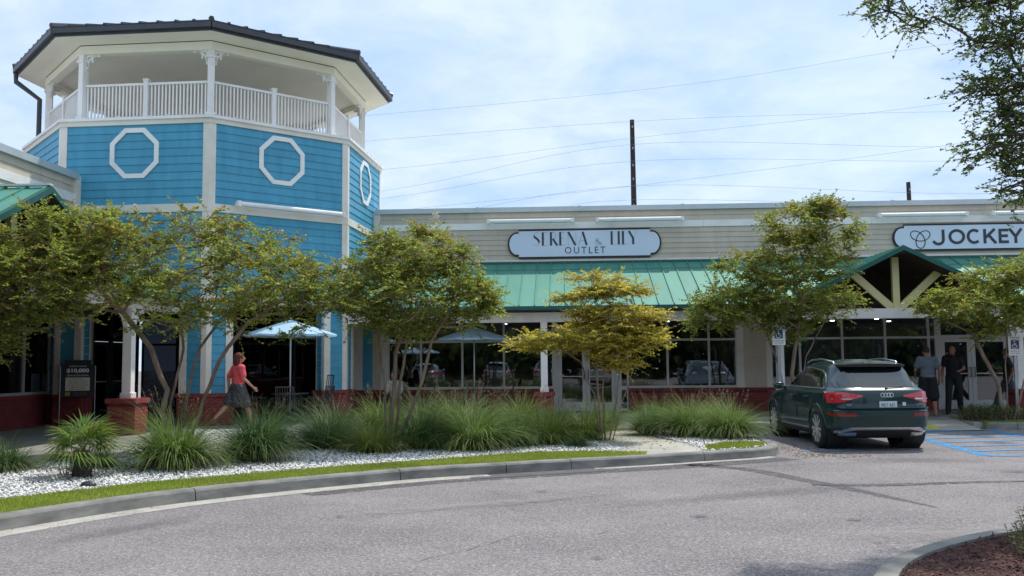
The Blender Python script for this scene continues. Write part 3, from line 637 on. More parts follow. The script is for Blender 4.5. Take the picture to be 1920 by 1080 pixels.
# lettering with thick stems and hairlines; glyph = (advance, thick strokes, thin strokes), unit cap height
def arc(cx_, cy_, rx, ry, a0, a1, n=10): return [(cx_+rx*math.cos(R(a0+(a1-a0)*i/n)), cy_+ry*math.sin(R(a0+(a1-a0)*i/n))) for i in range(n+1)]
GL = {
 'S': (.62, [[(.10, .80), (.16, .64), (.34, .50), (.46, .34), (.46, .18)]], [arc(.28, .80, .18, .19, 180, 20), arc(.26, .20, .2, .19, 200, 350)]),
 'E': (.58, [[(.12, 0), (.12, 1)]], [[(.12, .98), (.46, .98)], [(.12, .52), (.38, .52)], [(.12, .02), (.48, .02)]]),
 'R': (.66, [[(.12, 0), (.12, 1)], [(.26, .5), (.56, 0)]], [[(.12, .98), (.3, .98)]+arc(.3, .74, .17, .24, 80, -90)+[(.12, .5)]]),
 'N': (.80, [[(.12, 1), (.62, 0)]], [[(.1, 0), (.1, 1)], [(.66, 0), (.66, 1)]]),
 'A': (.72, [[(.34, 1), (.62, 0)]], [[(.04, 0), (.34, 1)], [(.15, .34), (.48, .34)]]),
 'L': (.5, [[(.12, 0), (.12, 1)]], [[(.12, .02), (.44, .02)]]),
 'I': (.3, [[(.12, 0), (.12, 1)]], []),
 'Y': (.70, [[(.04, 1), (.34, .46)], [(.34, .46), (.34, 0)]], [[(.62, 1), (.34, .46)]]),
 '&': (.72, [[(.14, .62), (.52, .04)]], [arc(.26, .66, .12, .14, 220, -60)+[(.1, .3)]+arc(.26, .2, .17, .17, 150, 330)+[(.56, .42)]]),
 ' ': (.42, [], [])}
def letter_line(parent, txt, x0, x1, z0, h, y, name='letter', hair=.028, thick=.15):
    tot = sum(GL[c][0] for c in txt)-.1; sx = (x1-x0)/tot; x = x0
    for c in txt:
        adv, th, tn = GL[c]
        if c != ' ':
            k = .62 if c == '&' else 1; b = MB()
            for st in th: ribbon(b, [(x+p[0]*sx, z0+p[1]*h*k) for p in st], [(thick if len(st) == 2 or 0 < i < len(st)-1 else thick*.4)*h for i in range(len(st))], y, .008)
            for st in tn: ribbon(b, [(x+p[0]*sx, z0+p[1]*h*k) for p in st], [hair*h]*len(st), y, .005, 1)
            b.build(name, [MT['signtext'] if c != '&' else MT['signgrey'], MT['signgrey']], parent)
        x += adv*sx
letter_line(s1, 'SERENA & LILY', -.90, 2.19, 5.07, .40, YW-.1052)
add_text('lettering', 'OUTLET', .3, MT['signtext'], s1, (.66, YW-.108, 4.92), width=1.20, height=.20, spacing=1.35, depth=.005)
s2 = plaque('shop_sign', 'white sign reading JOCKEY beside a looping ring emblem', 9.62, 14.3, 4.75, 5.54)
def thick_letters(parent, specs, z0, h, y, w):
    for x, ch, lw in specs:
        b = MB(); S = []
        if ch == 'J': S = [[(lw*.62, h), (lw*.62, h*.3)]+[(lw*.62-.0+(lw*.42)*(math.cos(q)-1), h*.3-h*.3*math.sin(q)) for q in np.linspace(0, PI*.92, 10)]]
        if ch == 'O': S = [arc(lw/2, h/2, lw/2-w/2, h/2-w/2+.01, 0, 360, 28)]
        if ch == 'C': S = [arc(lw*.54, h/2, lw/2-w/2, h/2-w/2+.01, 48, 312, 22)]
        if ch == 'K': S = [[(w/2, 0), (w/2, h)], [(lw-w*.7, h), (w*.9, h*.42)], [(w*1.9, h*.58), (lw-w*.4, 0)]]
        if ch == 'E': S = [[(w/2, 0), (w/2, h)], [(w/2, h-w/2), (lw, h-w/2)], [(w/2, h*.51), (lw*.92, h*.51)], [(w/2, w/2), (lw, w/2)]]
        if ch == 'Y': S = [[(w*.4, h), (lw/2, h*.45)], [(lw-w*.4, h), (lw/2, h*.45)], [(lw/2, h*.5), (lw/2, 0)]]
        for i, st in enumerate(S): ribbon(b, [(x+px_, z0+pz) for px_, pz in st], [w]*len(st), y-.0005*i, .012)
        b.build('letter', MT['signtext'], parent)
thick_letters(s2, [(10.84, 'J', .34), (11.20, 'O', .47), (11.70, 'C', .42), (12.19, 'K', .38), (12.62, 'E', .28), (12.90, 'Y', .40)], 4.94, .42, YW-.1052, .078)
b = MB(); P = []
for i in range(97):
    t = 2*PI*i/96; P.append((10.40+.105*(math.sin(t)+1.9*math.sin(2*t)), 5.13+.105*(math.cos(t)-1.9*math.cos(2*t))))
ribbon(b, P, [.024]*97, YW-.1052, .01); b.build('emblem', MT['signtext'], s2)
LG = 'slim white lamp bars above the shop signs'
for a, c, lb in ((-2.24, .34, 'left of the two slim white lamp bars above the SERENA & LILY sign'), (.99, 3.56, 'right of the two slim white lamp bars above the SERENA & LILY sign'),
             (9.15, 11.7, 'slim white lamp bar above the left end of the JOCKEY sign'), (12.36, 14.9, 'slim white lamp bar above the right end of the JOCKEY sign, cut by the frame')):
    light_bar('sign_light', lb, pm, a, c, 5.79, LG)

# poster and notice inside the window
t = thing('window_poster', 'grey green poster with a bold 70 inside the shop window right of the car', 'poster', (9.75, YW+.2, 1.6))
b = MB(); b.box(9.37, 10.25, YW+.2, YW+.21, 1.0, 2.12); b.build('poster_sheet', material('poster_green', (.12, .20, .16), .6, (.17, .22, .20), 1.4), t)
add_text('lettering', '70', .5, MT['black'], t, (9.72, YW+.195, 1.45), height=.36, depth=.004, bold=.01)

# ------------------------------------------------------------------ left wing
left = thing('retail_building', 'beige shop wing with red brick base and green gabled awning at far left', 'building', (-12.9, 16, 0))
pw = Plane(-12.9, 0, PI/2)            # u = Y, outward normal = +X
pu = Plane(-12.0, 0, PI/2)
b = MB(); pu.box(b, -6, 22.42, -.25, 0, 3.3, 6.25); b.build('wall', MT['beige'], left)
boards(left, pu, -6, 22.3, 4.6, 5.62, 'beige', .17, d=.002); boards(left, pu, -6, 22.3, 5.84, 6.2, 'beige', .17, d=.002)
for x in (-6, -1.1, 3.8, 8.7, 13.6, 18.5):
    b = MB(); pu.box(b, x, min(x+4.9, 22.3)-.004, .001, .045, 5.62, 5.84); b.build('trim_band', MT['white'], left)
    b = MB(); pu.box(b, x, min(x+4.9, 22.3)-.003, -.32, .1, 6.2, 6.36); pu.box(b, x-.03, x+.05, -.33, .11, 6.205, 6.375); b.build('parapet_cap', MT['flash'], left)
b = MB(); pu.box(b, 22.2, 22.42, 0.003, .09, 3.3, 6.3); b.build('corner_trim', MT['cream'], left)
b = MB(); b.box(-24, -12.25, -6, 22.4, 5.2, 5.3); b.build('roof', MT['membrane'], left)
def lbay(a, c, **k): window_bay(left, pw, a, c, .93, 2.95, tr=2.5, glass='darkglass', **k)
for a, c in ((8, 9.9), (9.9, 11.9), (11.9, 13.9), (13.9, 15.9), (15.9, 17.9), (17.9, 19.9), (19.9, 21.9), (21.9, 23.4)): lbay(a, c)
b = MB(); pw.box(b, 23.4, 23.62, -.1, .03, .93, 3.1); b.build('window_trim', MT['cream'], left)
for a, c, mt in ((23.62, 24.1, 'blue'), (24.1, 24.4, 'cream'), (24.4, 24.95, 'blue'), (24.95, 25.15, 'cream')):
    b = MB(); pw.box(b, a, c, -.1, .0, .93, 3.1); b.build('wall_panel', MT[mt], left)
brickwork(left, pw, 4, 25.15, .15, .93, d=0)
b = MB(); pw.box(b, -6, 25.2, -.15, -.02, 2.95, 3.35); pw.box(b, -6, 8, -.15, -.02, .15, 2.95); b.build('wall', MT['beige'], left)
# dark corner entrance inside the tower arcade
b = MB()
for a, c in ((25.15, 25.25), (26.2, 26.3), (27.3, 27.4)): pw.box(b, a, c, -.1, 0, .15, 3.1)
pw.box(b, 25.25, 27.3, -.1, -.003, 2.3, 2.4); b.build('door_frame', MT['grey_metal'], left)
door_leaf(left, pw, 25.26, 26.19, .16, 2.29, 1, glass='darkglass', fm='grey_metal'); door_leaf(left, pw, 26.31, 27.29, .16, 2.29, -1, glass='darkglass', fm='grey_metal')
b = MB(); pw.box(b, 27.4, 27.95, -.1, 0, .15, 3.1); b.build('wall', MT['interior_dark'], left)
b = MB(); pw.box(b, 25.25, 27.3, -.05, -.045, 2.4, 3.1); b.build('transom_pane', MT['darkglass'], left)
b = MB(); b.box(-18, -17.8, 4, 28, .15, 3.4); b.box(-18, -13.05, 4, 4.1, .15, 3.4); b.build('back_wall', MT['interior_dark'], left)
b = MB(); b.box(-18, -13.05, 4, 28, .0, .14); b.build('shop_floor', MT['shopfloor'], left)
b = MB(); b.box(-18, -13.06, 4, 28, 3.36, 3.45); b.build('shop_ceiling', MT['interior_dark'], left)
# main wall inside the arcade
for a, c in ((-12.8, -11.3), (-11.3, -9.8), (-9.8, -8.1), (-8.1, -6.3)): window_bay(main, pm, a, c, .3, 2.95, glass='darkglass', fm='grey_metal')
brickwork(main, pm, -12.9, -6.3, .15, .3, d=0, cap=False)
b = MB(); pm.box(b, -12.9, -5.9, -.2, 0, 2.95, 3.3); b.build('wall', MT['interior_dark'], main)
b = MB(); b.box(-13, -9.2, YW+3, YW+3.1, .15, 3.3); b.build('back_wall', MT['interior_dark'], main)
# notice sheets taped in the window
for yy, zz, c_ in ((22.25, 1.02, (.10, .13, .15)), (22.72, 1.02, (.09, .16, .17))):
    t = MB(); t.box(-12.935, -12.93, yy, yy+.36, zz, zz+.42); o = t.build('notice_sheet', material('notice_paper', c_, .7)); tag(o, 'small grey notice taped low inside the far left window, %s of two' % ('left' if yy < 22.5 else 'right'), 'notice', 'notices in the far left window')
# left colonnade
XC = -9.36
b = MB(); b.box(XC-.1, XC+.1, -6, 22.45, 2.86, 3.12); bevel(b.build('beam', MT['white'], left), .008, 1)
b = MB(); b.box(-12.9, XC-.1, -6, 22.3, 3.3, 3.34); b.build('colonnade_ceiling', MT['ceiling'], left)
for y in (19.8, 13.6, 7.4): brick_pier(left, XC, y, .6, .15, .92); post(left, XC, y, .92, 2.86, .2, brk=((0, -1), (0, 1)))
b = MB(); b.box(-11.9, -8.8, -6, 22.0, 3.13, 3.15); b.build('soffit', MT['soffit'], left)
# left awning: slope towards +X, pans side by side along Y
LY, LZ, LH = 15.75, 4.72, 2.9
y = -2.0
while y < 21.9:
    ym = y+.2; dy = abs(ym-LY); xa = -8.75; sl = (4.62-3.2)/(12.0-8.75)
    if dy < LH: xa = -8.75-max(0, (LZ-GS*dy-3.2))/sl
    if xa > -11.9:
        b = MB(); za = 3.2+(-8.75-xa)*sl
        for ya_, yb_, h0, h1 in ((y, y+.4, -.012, 0), (y-.011, y+.011, .001, .038)):
            P = [(xa, ya_, za), (xa, yb_, za), (-12.0, yb_, 4.62), (-12.0, ya_, 4.62)]; b.add([(p[0], p[1], p[2]+h0) for p in P]+[(p[0], p[1], p[2]+h1) for p in P], [(0,1,2,3),(7,6,5,4),(0,4,5,1),(1,5,6,2),(2,6,7,3),(3,7,4,0)])
        b.build('roof_panel', MT['green'], left)
    y += .4
for a, c in ((-2, LY-LH), (LY+LH, 22.0)):
    b = MB(); b.box(-8.76, -8.71, a, c, 3.1, 3.2); b.build('gutter_fascia', MT['greendark'], left)
gable(left, lambda x, y, z: (-8.95-y, LY+x, z), 3.1, LZ, GS, LH, beamz=3.12)
b = MB(); b.box(-12.05, -8.9, LY-.06, LY+.06, LZ+.04, LZ+.075); b.build('ridge_cap', MT['flash'], left)

# hanging oval sign
t = thing('hanging_sign', 'dark oval sign hanging under the canopy at far left', 'sign', (-11.8, 22.0, 3.0))
b = MB(); n = 36
def oval(b, rx, rz_, ya, yb, mi=0):
    O = [(-11.8+rx*math.cos(2*PI*i/n), 2.99+rz_*math.sin(2*PI*i/n)) for i in range(n)]
    b.add([(x, ya, z) for x, z in O]+[(x, yb, z) for x, z in O], [tuple(range(n)), tuple(range(n, 2*n))[::-1]]+[(k, (k+1) % n, n+(k+1) % n, n+k) for k in range(n)], mi)
oval(b, .64, .235, 21.98, 22.02); b.build('sign_rim', MT['black'], t)
b = MB(); oval(b, .60, .20, 21.97, 21.979); b.build('sign_face', material('oval_sign_face', (.12, .115, .11), .6), t)
b = MB(); b.tube([(-12.1, 22, 3.18), (-12.1, 22, 3.3)], .008, 6); b.tube([(-11.5, 22, 3.18), (-11.5, 22, 3.3)], .008, 6); b.build('hanger', MT['black'], t)

# ------------------------------------------------------------------ octagonal tower
TX, TY, TR, TROT = -10.3633, 26.9807, 4.99, .3539
tower = thing('octagonal_tower', 'blue clapboard octagonal tower with open white railed pavilion on top', 'tower', (TX, TY, 0))
def corner(k, r): a = TROT+PI/4*(k-1); return Vector((TX+r*math.sin(a), TY-r*math.cos(a), 0))
def tface(k, r=TR):
    A, B = corner(k, r), corner(k+1, r); return Plane(A.x, A.y, math.atan2(B.y-A.y, B.x-A.x)), (B-A).length
def octring(r0, r1, z0, z1):
    b = MB(); b.v = []
    for k in range(8):
        for r, z in ((r0, z0), (r1, z0), (r1, z1), (r0, z1)): p = corner(k, r); b.v.append((p.x, p.y, z))
    for k in range(8):
        for j in range(4): b.f.append((k*4+j, k*4+(j+1) % 4, ((k+1) % 8)*4+(j+1) % 4, ((k+1) % 8)*4+j)); b.mi.append(0)
    return b
octring(TR-.25, TR-.001, 3.1, 7.6).build('wall', MT['blue'], tower)
zmid = 5.46
for k in (0, 1, 2, 3, 7):
    pl, L = tface(k)
    boards(tower, pl, .14, L-.14, 3.28, zmid-.1, 'blue', .195, d=.002, maxl=2.3); boards(tower, pl, .14, L-.14, zmid+.1, 7.56, 'blue', .195, d=.002, maxl=2.3)
for k in range(8):
    pl, L = tface(k); cut = .03
    for z0, z1, dd, mt, nm in ((zmid-.1, zmid+.1, .045, 'cream', 'trim_band'), (7.56, 7.68, .055, 'cream', 'trim_band'), (7.68, 7.75, .10, 'white', 'ledge_cap'), (3.1, 3.28, .045, 'cream', 'trim_band')):
        b = MB(); e = dd*math.tan(PI/8); A0, A1 = pl.p(0, 0, 0), pl.p(L, 0, 0); B0, B1 = pl.p(-e, dd, 0), pl.p(L+e, dd, 0)
        if nm == 'ledge_cap': A0 = corner(k, TR-.5); A1 = corner(k+1, TR-.5)
        b.prism([(A0.x, A0.y), (A1.x, A1.y), (B1.x, B1.y), (B0.x, B0.y)], z0, z1); b.build(nm, MT[mt], tower)
    # small flashing clips on the ledge
    for i in range(9):
        b = MB(); u = .2+i*(L-.4)/8; pl.box(b, u-.02, u+.02, -.1, .11, 7.751, 7.775); b.build('ledge_clip', MT['white'], tower) if k in (0, 1, 2) else None
for k in range(8):                                          # corner boards, wrapping each corner
    p0, L0 = tface(k-1); p1, L1 = tface(k); w = .15; dd = .035; e = dd*math.tan(PI/8)
    for z0, z1 in ((3.28, zmid-.1), (zmid+.1, 7.56)):
        b = MB(); P = [p0.p(L0-w, 0, 0), p0.p(L0-w, dd, 0), p0.p(L0+e, dd, 0), p1.p(w, dd, 0), p1.p(w, 0, 0), p1.p(0, -.02, 0)]
        b.prism([(q.x, q.y) for q in P], z0, z1); b.build('corner_board', MT['cream'], tower)
for k in (0, 1, 2):                                         # octagonal trims
    pl, L = tface(k); uc, zc_ = L/2, 6.85; ro, ri = .68, .555
    b = MB()
    def ot(r, i): q = PI/8+i*PI/4; return uc+r*math.cos(q), zc_+r*math.sin(q)
    for i in range(8):
        a, c, d_, e = ot(ro, i), ot(ro, i+1), ot(ri, i+1), ot(ri, i); b.add([pl.p(*q[:1], .02, q[1]) for q in (a, c, d_, e)]+[pl.p(q[0], .05, q[1]) for q in (a, c, d_, e)], [(3,2,1,0),(4,5,6,7),(0,1,5,4),(1,2,6,5),(2,3,7,6),(3,0,4,7)])
    b.build('octagonal_trim', MT['white'], tower)
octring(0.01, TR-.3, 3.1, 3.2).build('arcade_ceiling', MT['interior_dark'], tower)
octring(0.01, TR-.5, 7.6, 7.70).build('deck', MT['membrane'], tower)
# corner pillars of the arcade
for k in (0, 1, 2, 3):
    p0, L0 = tface(k-1); p1, L1 = tface(k); s = .66; dep = .42
    pil = thing('p', None, None); bpy.data.objects.remove(pil)
    def poly(s_, g, dep_=dep):
        e = g*math.tan(PI/8); P = [p0.p(L0-s_, g, 0), p0.p(L0+e, g, 0), p1.p(s_, g, 0), p1.p(s_, -dep_, 0), corner(k, TR-dep_*1.45), p0.p(L0-s_, -dep_, 0)]; return [(q.x, q.y) for q in P]
    b = MB(); b.prism(poly(s, -.002), .9, 3.1); pp = b.build('pillar', MT['cream'], tower)
    for pl_, ua, ub in ((p0, L0-s, L0), (p1, 0, s)):
        ta, tb = (ua+.18, ub-.12) if ub > 1 else (ua+.12, ub-.18)
        n = 11; h = (3.1-.93)/n
        for i in range(n):
            o = bpy.data.objects.new('siding_board', board_mesh(tb-ta, 'blue', h)); COL.objects.link(o); o.parent = tower; o.location = pl_.p(ta, .0, .93+i*h)-wloc(tower); o.rotation_euler.z = pl_.a
        for a_, c_ in ((ua, ta), (tb, ub)):
            b = MB(); e = .035*math.tan(PI/8); a2 = a_-(e if a_ == 0 else 0); c2 = c_+(e if c_ == L0 else 0); pl_.box(b, a2, c2, 0.001, .035, .93, 3.1); b.build('corner_board', MT['cream'], tower)
    # inner return faces
    for pl_, uu, sg in ((p1, s, 1), (p0, L0-s, -1)):
        rp = Plane(*pl_.p(uu, 0 if sg > 0 else -dep, 0).xy, pl_.a+(PI/2 if sg > 0 else -PI/2)) if False else None
        b = MB(); 
        for i in range(11):
            z = .93+i*.197; pl_.box(b, uu, uu+sg*.015, -dep+.1, -.1, z+.006, z+.192)
        stuff(b.build('return_boards', MT['blue'], tower))
    b = MB(); b.prism(poly(s+.04, .03, dep+.06), .15, .84, 1); O = poly(s+.07, .075, dep+.1); b.prism(O, .84, .93, 0)
    for pl_, ua, ub in ((p0, L0-s-.04, L0+.02), (p1, -.02, s+.04)):
        for r in range(9):
            x = ua-(.1 if r % 2 else 0)
            while x < ub-.02:
                a_, e_ = max(x, ua), min(x+.193, ub)
                if e_-a_ > .03: pl_.box(b, a_, e_, .03, .042+random.uniform(-.003, .003), .155+r*.0755, .155+r*.0755+.066, 0)
                x += .203
    # sides facing the opening
    for pl_, uu, sg in ((p1, s+.04, 1), (p0, L0-s-.04, -1)):
        for r in range(9):
            x = -dep-.05
            while x < .02: pl_.box(b, uu, uu+sg*.012, x+.005, min(x+.193, .025), .155+r*.0755, .155+r*.0755+.066, 0); x += .203
    stuff(b.build('brick_base', [MT['brick'], MT['mortar']], tower))
pl, L = tface(1)
light_bar('sign_light', 'slim white lamp bar on the blue tower below its right octagon trim', pl, .62, 3.62, 5.58, LG, d=.26)
# pavilion: columns, railing, beam, soffit, roof
CR = 4.43
for k in range(8):
    c = corner(k, CR); a = TROT+PI/4*(k-1); b = MB()
    U = Vector((math.cos(a), math.sin(a), 0)); V = Vector((-math.sin(a), math.cos(a), 0))
    def cb(s, z0, z1): b.obox(c-U*s-V*s+Vector((0, 0, z0)), U*2*s, V*2*s, (0, 0, z1-z0))
    cb(.085, 7.70, 9.56); cb(.115, 7.701, 7.95); cb(.12, 9.36, 9.42); col_ = b.build('column', MT['white'], tower)
    for kk, sg in ((k, 1), (k-1, -1)):
        pl, L = tface(kk, CR); b = MB(); u0 = .09 if sg > 0 else L-.09
        r = .30; n = 6
        for i in range(n):
            q0, q1 = PI/2*i/n, PI/2*(i+1)/n
            def pt(q, rr, d_): return pl.p(u0+sg*(r-rr*math.cos(q)), d_, 9.56-r+rr*math.sin(q))
            P = [pt(q0, r, -.03), pt(q1, r, -.03), pt(q1, r-.045, -.03), pt(q0, r-.045, -.03), pt(q0, r, .03), pt(q1, r, .03), pt(q1, r-.045, .03), pt(q0, r-.045, .03)]
            b.add(P, [(0,1,2,3),(7,6,5,4),(0,4,5,1),(1,5,6,2),(2,6,7,3),(3,7,4,0)])
        pl.box(b, min(u0, u0+sg*.36), max(u0, u0+sg*.36), -.03, .03, 9.51, 9.56); pl.box(b, min(u0, u0+sg*.04), max(u0, u0+sg*.04), -.03, .03, 9.2, 9.51)
        q_ = (u0+sg*.15); pl.box(b, q_-.02, q_+.02, -.02, .02, 9.36, 9.5); b.build('bracket', MT['white'], col_)
octring(CR-.12, CR+.12, 9.56, 9.77).build('ring_beam', MT['ceiling'], tower)
_rb = MB(); _rb.box(-.017, .017, -.017, .017, 0, .78); bal_me = _rb.build('t', MT['white']).data; bpy.data.objects.remove(bpy.data.objects['t'])
for k in range(8):
    pl, L = tface(k, CR); b = MB(); pl.box(b, .09, L-.09, -.035, .035, 8.72, 8.78); pl.box(b, .09, L-.09, -.025, .025, 7.86, 7.92); rl = b.build('railing', MT['white'], tower)
    b = MB(); pl.box(b, L/2-.06, L/2+.06, -.06, .06, 7.70, 8.84); pl.box(b, L/2-.075, L/2+.075, -.075, .075, 8.84, 8.88); b.build('newel', MT['white'], rl)
    n = 34
    for i in range(n):
        u = .09+(i+.5)*(L-.18)/n
        if abs(u-L/2) < .08: continue
        place(bal_me, 'baluster', rl, pl.p(u, 0, 7.93), pl.a)
octring(.01, CR-.12, 9.72, 9.78).build('ceiling', MT['ceiling'], tower)
RR = 5.25
for k in range(8):                                          # soffit boards per side
    b = MB(); P = [corner(k, CR+.12), corner(k+1, CR+.12), corner(k+1, RR), corner(k, RR)]; b.prism([(p.x, p.y) for p in P], 9.79, 9.82); b.build('soffit', MT['ceiling'], tower)
    pl, L = tface(k, RR); b = MB(); pl.box(b, 0, L, -.02, .03, 9.80, 9.97); b.build('fascia', MT['darkroof'], tower)
    b = MB(); e = .10*math.tan(PI/8); q = [pl.p(-.0, .03, 0), pl.p(L, .03, 0), pl.p(L+e, .13, 0), pl.p(-e, .13, 0)]; b.prism([(p.x, p.y) for p in q], 9.86, 9.99); b.build('eave_gutter', MT['darkroof'], tower)
    # roof panels
    apex = Vector((TX, TY, 11.55)); A, B = corner(k, RR+.14), corner(k+1, RR+.14); A.z = B.z = 10.0; n = 9
    for i in range(n):
        a_, c_ = A.lerp(B, i/n), A.lerp(B, (i+1)/n); b = MB()
        b.add([a_, c_, apex, a_+Vector((0, 0, .03)), c_+Vector((0, 0, .03)), apex+Vector((0, 0, .03))], [(0, 2, 1), (3, 4, 5), (0, 1, 4, 3), (1, 2, 5, 4), (2, 0, 3, 5)])
        d_ = (a_-apex).normalized(); m0 = a_; w_ = (B-A).normalized()*.03
        b.add([m0-w_, m0+w_, apex.lerp(m0, .3)+w_, apex.lerp(m0, .3)-w_]+[p+Vector((0, 0, .065)) for p in (m0-w_, m0+w_, apex.lerp(m0, .3)+w_, apex.lerp(m0, .3)-w_)], [(0,3,2,1),(4,5,6,7),(0,1,5,4),(1,2,6,5),(2,3,7,6),(3,0,4,7)])
        b.build('roof_panel', MT['darkroof'], tower)
    b = MB(); b.tube([A+Vector((0, 0, .05)), apex+Vector((0, 0, .05))], .075, 6); b.build('hip_cap', MT['darkroof'], tower)
# downspout on the left
c0 = corner(-1, RR+.05); c1 = corner(-1, CR+.25); b = MB(); b.tube([(c0.x, c0.y, 9.85), (c0.x, c0.y, 9.62), (c1.x, c1.y, 9.15), (c1.x, c1.y, 7.0)], .07, 8); b.build('downspout', MT['darkroof'], tower)
# rooftop vent behind the left parapet
# ------------------------------------------------------------------ vehicle
MT['carpaint'] = material('dark_green_car_paint', (.003, .028, .030), .35, (.003, .025, .027), 2, metal=.05, coat=.7, spec=.3, coord='obj')
MT['tyre'] = material('tyre_rubber', (.018, .018, .019), .85, coord='obj')
MT['alloy'] = material('alloy_rim', (.78, .77, .76), .3, metal=.6, coord='obj')
MT['chrome'] = material('satin_chrome', (.70, .71, .72), .22, metal=.9, coord='obj')
MT['blackplastic'] = material('black_plastic', (.015, .016, .017), .55, coord='obj')
MT['carglass'] = material('car_glass', (.006, .009, .010), .03, coord='obj', spec=.9, coat=1)
MT['redlens'] = material('red_lens', (.55, .016, .03), .12, (.48, .014, .025), 8, coat=1, coord='obj')
MT['redlens_dark'] = material('dark_red_reflector', (.16, .008, .010), .2, coat=1, coord='obj')
MT['plate'] = material('plate_white', (.62, .68, .70), .5, coord='obj')
def build_car(name, label, loc, rz, paint, group=None, detail=True):
    t = thing(name, label, 'car', loc, group)
    kz = [.22, .30, .42, .62, .71, .745, .80, .95, 1.02, 1.07, 1.12, 1.30, 1.48, 1.54, 1.575, 1.60]
    yr = [-2.02, -2.17, -2.27, -2.31, -2.31, -2.255, -2.24, -2.230, -2.222, -2.195, -2.10, -1.91, -1.74, -1.67, -1.58, -1.2]
    yf = [2.10, 2.24, 2.32, 2.33, 2.30, 2.27, 2.22, 1.75, 1.15, .98, .86, .52, .12, -.02, -.2, -.6]
    ww = [.80, .885, .93, .945, .945, .943, .943, .93, .912, .87, .835, .76, .675, .625, .55, .38]
    nn = [6, 6, 7, 7, 7, 7, 7, 7, 7, 7, 6, 6, 6, 5, 4, 3]
    F = lambda K, z: float(np.interp(z, kz, K))
    def rear_y(x, z): w, a, b_, n = F(ww, z), F(yr, z), F(yf, z), F(nn, z); r = max(0, 1-min(1, abs(x)/w)**n)**(1/n); return (a+b_)/2-(b_-a)/2*r
    def front_y(x, z): w, a, b_, n = F(ww, z), F(yr, z), F(yf, z), F(nn, z); r = max(0, 1-min(1, abs(x)/w)**n)**(1/n); return (a+b_)/2+(b_-a)/2*r
    def side_x(y, z): w, a, b_, n = F(ww, z), F(yr, z), F(yf, z), F(nn, z); q = min(1, abs(y-(a+b_)/2)/((b_-a)/2)); return w*max(0, 1-q**n)**(1/n)
    zs = sorted(set(np.round(np.concatenate([kz, np.linspace(.22, 1.6, 30)]), 3))); N = 96; b = MB()
    for z in zs:
        w, a, c, n = F(ww, z), F(yr, z), F(yf, z), F(nn, z)
        for j in range(N):
            q = 2*PI*j/N; cs, sn = math.cos(q), math.sin(q); x = w*math.copysign(abs(cs)**(2/n), cs); y = (a+c)/2+(c-a)/2*math.copysign(abs(sn)**(2/n), sn)
            # crease along the shoulder and a scooped door
            if .45 < z < .9 and abs(cs) > .5: x *= 1-.012*math.exp(-((z-.62)/.1)**2)
            b.v.append((x, y, z))
    for i in range(len(zs)-1):
        for j in range(N): b.f.append((i*N+j, i*N+(j+1) % N, (i+1)*N+(j+1) % N, (i+1)*N+j)); b.mi.append(0)
    b.f.append(tuple(range(N))[::-1]); b.mi.append(0)
    # roof cap: rings towards the ridge
    base = (len(zs)-1)*N; pr = base; zc_ = 1.60
    for s, dz in ((.75, .012), (.45, .02), (.15, .024)):
        st = len(b.v)
        for j in range(N): x, y, z = b.v[base+j]; b.v.append((x*s, (y+.9)*(.5+.5*s)-.9, zc_+dz))
        for j in range(N): b.f.append((pr+j, pr+(j+1) % N, st+(j+1) % N, st+j)); b.mi.append(0)
        pr = st
    b.f.append(tuple(pr+j for j in range(N))); b.mi.append(0)
    body = b.build('body', paint, t, smooth=True, world=False)
    AX = (-1.43, 1.39); WR = .365
    cut = MB()
    for y in AX:
        for sx in (-1, 1): cut.lathe([(0, .55), (.425, .55), (.425, 1.3), (0, 1.3)] if sx > 0 else [(0, -.55), (.425, -.55), (.425, -1.3), (0, -1.3)], (0, y, WR+.015), 40, axis='x')
    me = cut.mesh('cut', MT['blackplastic']); co = bpy.data.objects.new('cut', me); COL.objects.link(co)
    bm = bmesh.new(); bm.from_mesh(me); bmesh.ops.remove_doubles(bm, verts=bm.verts, dist=1e-5); bmesh.ops.recalc_face_normals(bm, faces=bm.faces); bm.to_mesh(me); bm.free()
    bm = bmesh.new(); bm.from_mesh(body.data); bmesh.ops.remove_doubles(bm, verts=bm.verts, dist=1e-5); bmesh.ops.recalc_face_normals(bm, faces=bm.faces); bm.to_mesh(body.data); bm.free()
    md = body.modifiers.new('b', 'BOOLEAN'); md.object = co; md.operation = 'DIFFERENCE'; md.solver = 'EXACT'; bake(body); bpy.data.objects.remove(co)
    body.data.shade_smooth(); body.data.set_sharp_from_angle(angle=R(28))
    def shell(fn, st, name, mt, parent=body, off=.005, th=.012, k=6):
        """st: stations (t, lo, hi); fn(t,z)->(x,y,z), outward normal estimated numerically"""
        b = MB(); n = len(st); ctr = Vector((0, 0, .9)); G = []
        for t_, lo, hi in st:
            col_ = []
            for j in range(k+1):
                z = lo+(hi-lo)*j/k; p = Vector(fn(t_, z)); e = .01; du = Vector(fn(t_+e, z))-p; dv = Vector(fn(t_, z+e))-p; nr = du.cross(dv)
                nr = nr.normalized() if nr.length > 1e-9 else Vector((0, -1, 0))
                if nr.dot(p-Vector((0, p.y*.6, .7))) < 0: nr = -nr
                col_.append((p+nr*off, p-nr*th))
            G.append(col_)
        for a in range(2):
            for col_ in G: b.v += [tuple(c[a]) for c in col_]
        m_ = k+1; o2 = n*m_
        for i in range(n-1):
            for j in range(k): b.f += [(i*m_+j, (i+1)*m_+j, (i+1)*m_+j+1, i*m_+j+1), (o2+i*m_+j, o2+i*m_+j+1, o2+(i+1)*m_+j+1, o2+(i+1)*m_+j)]; b.mi += [0, 0]
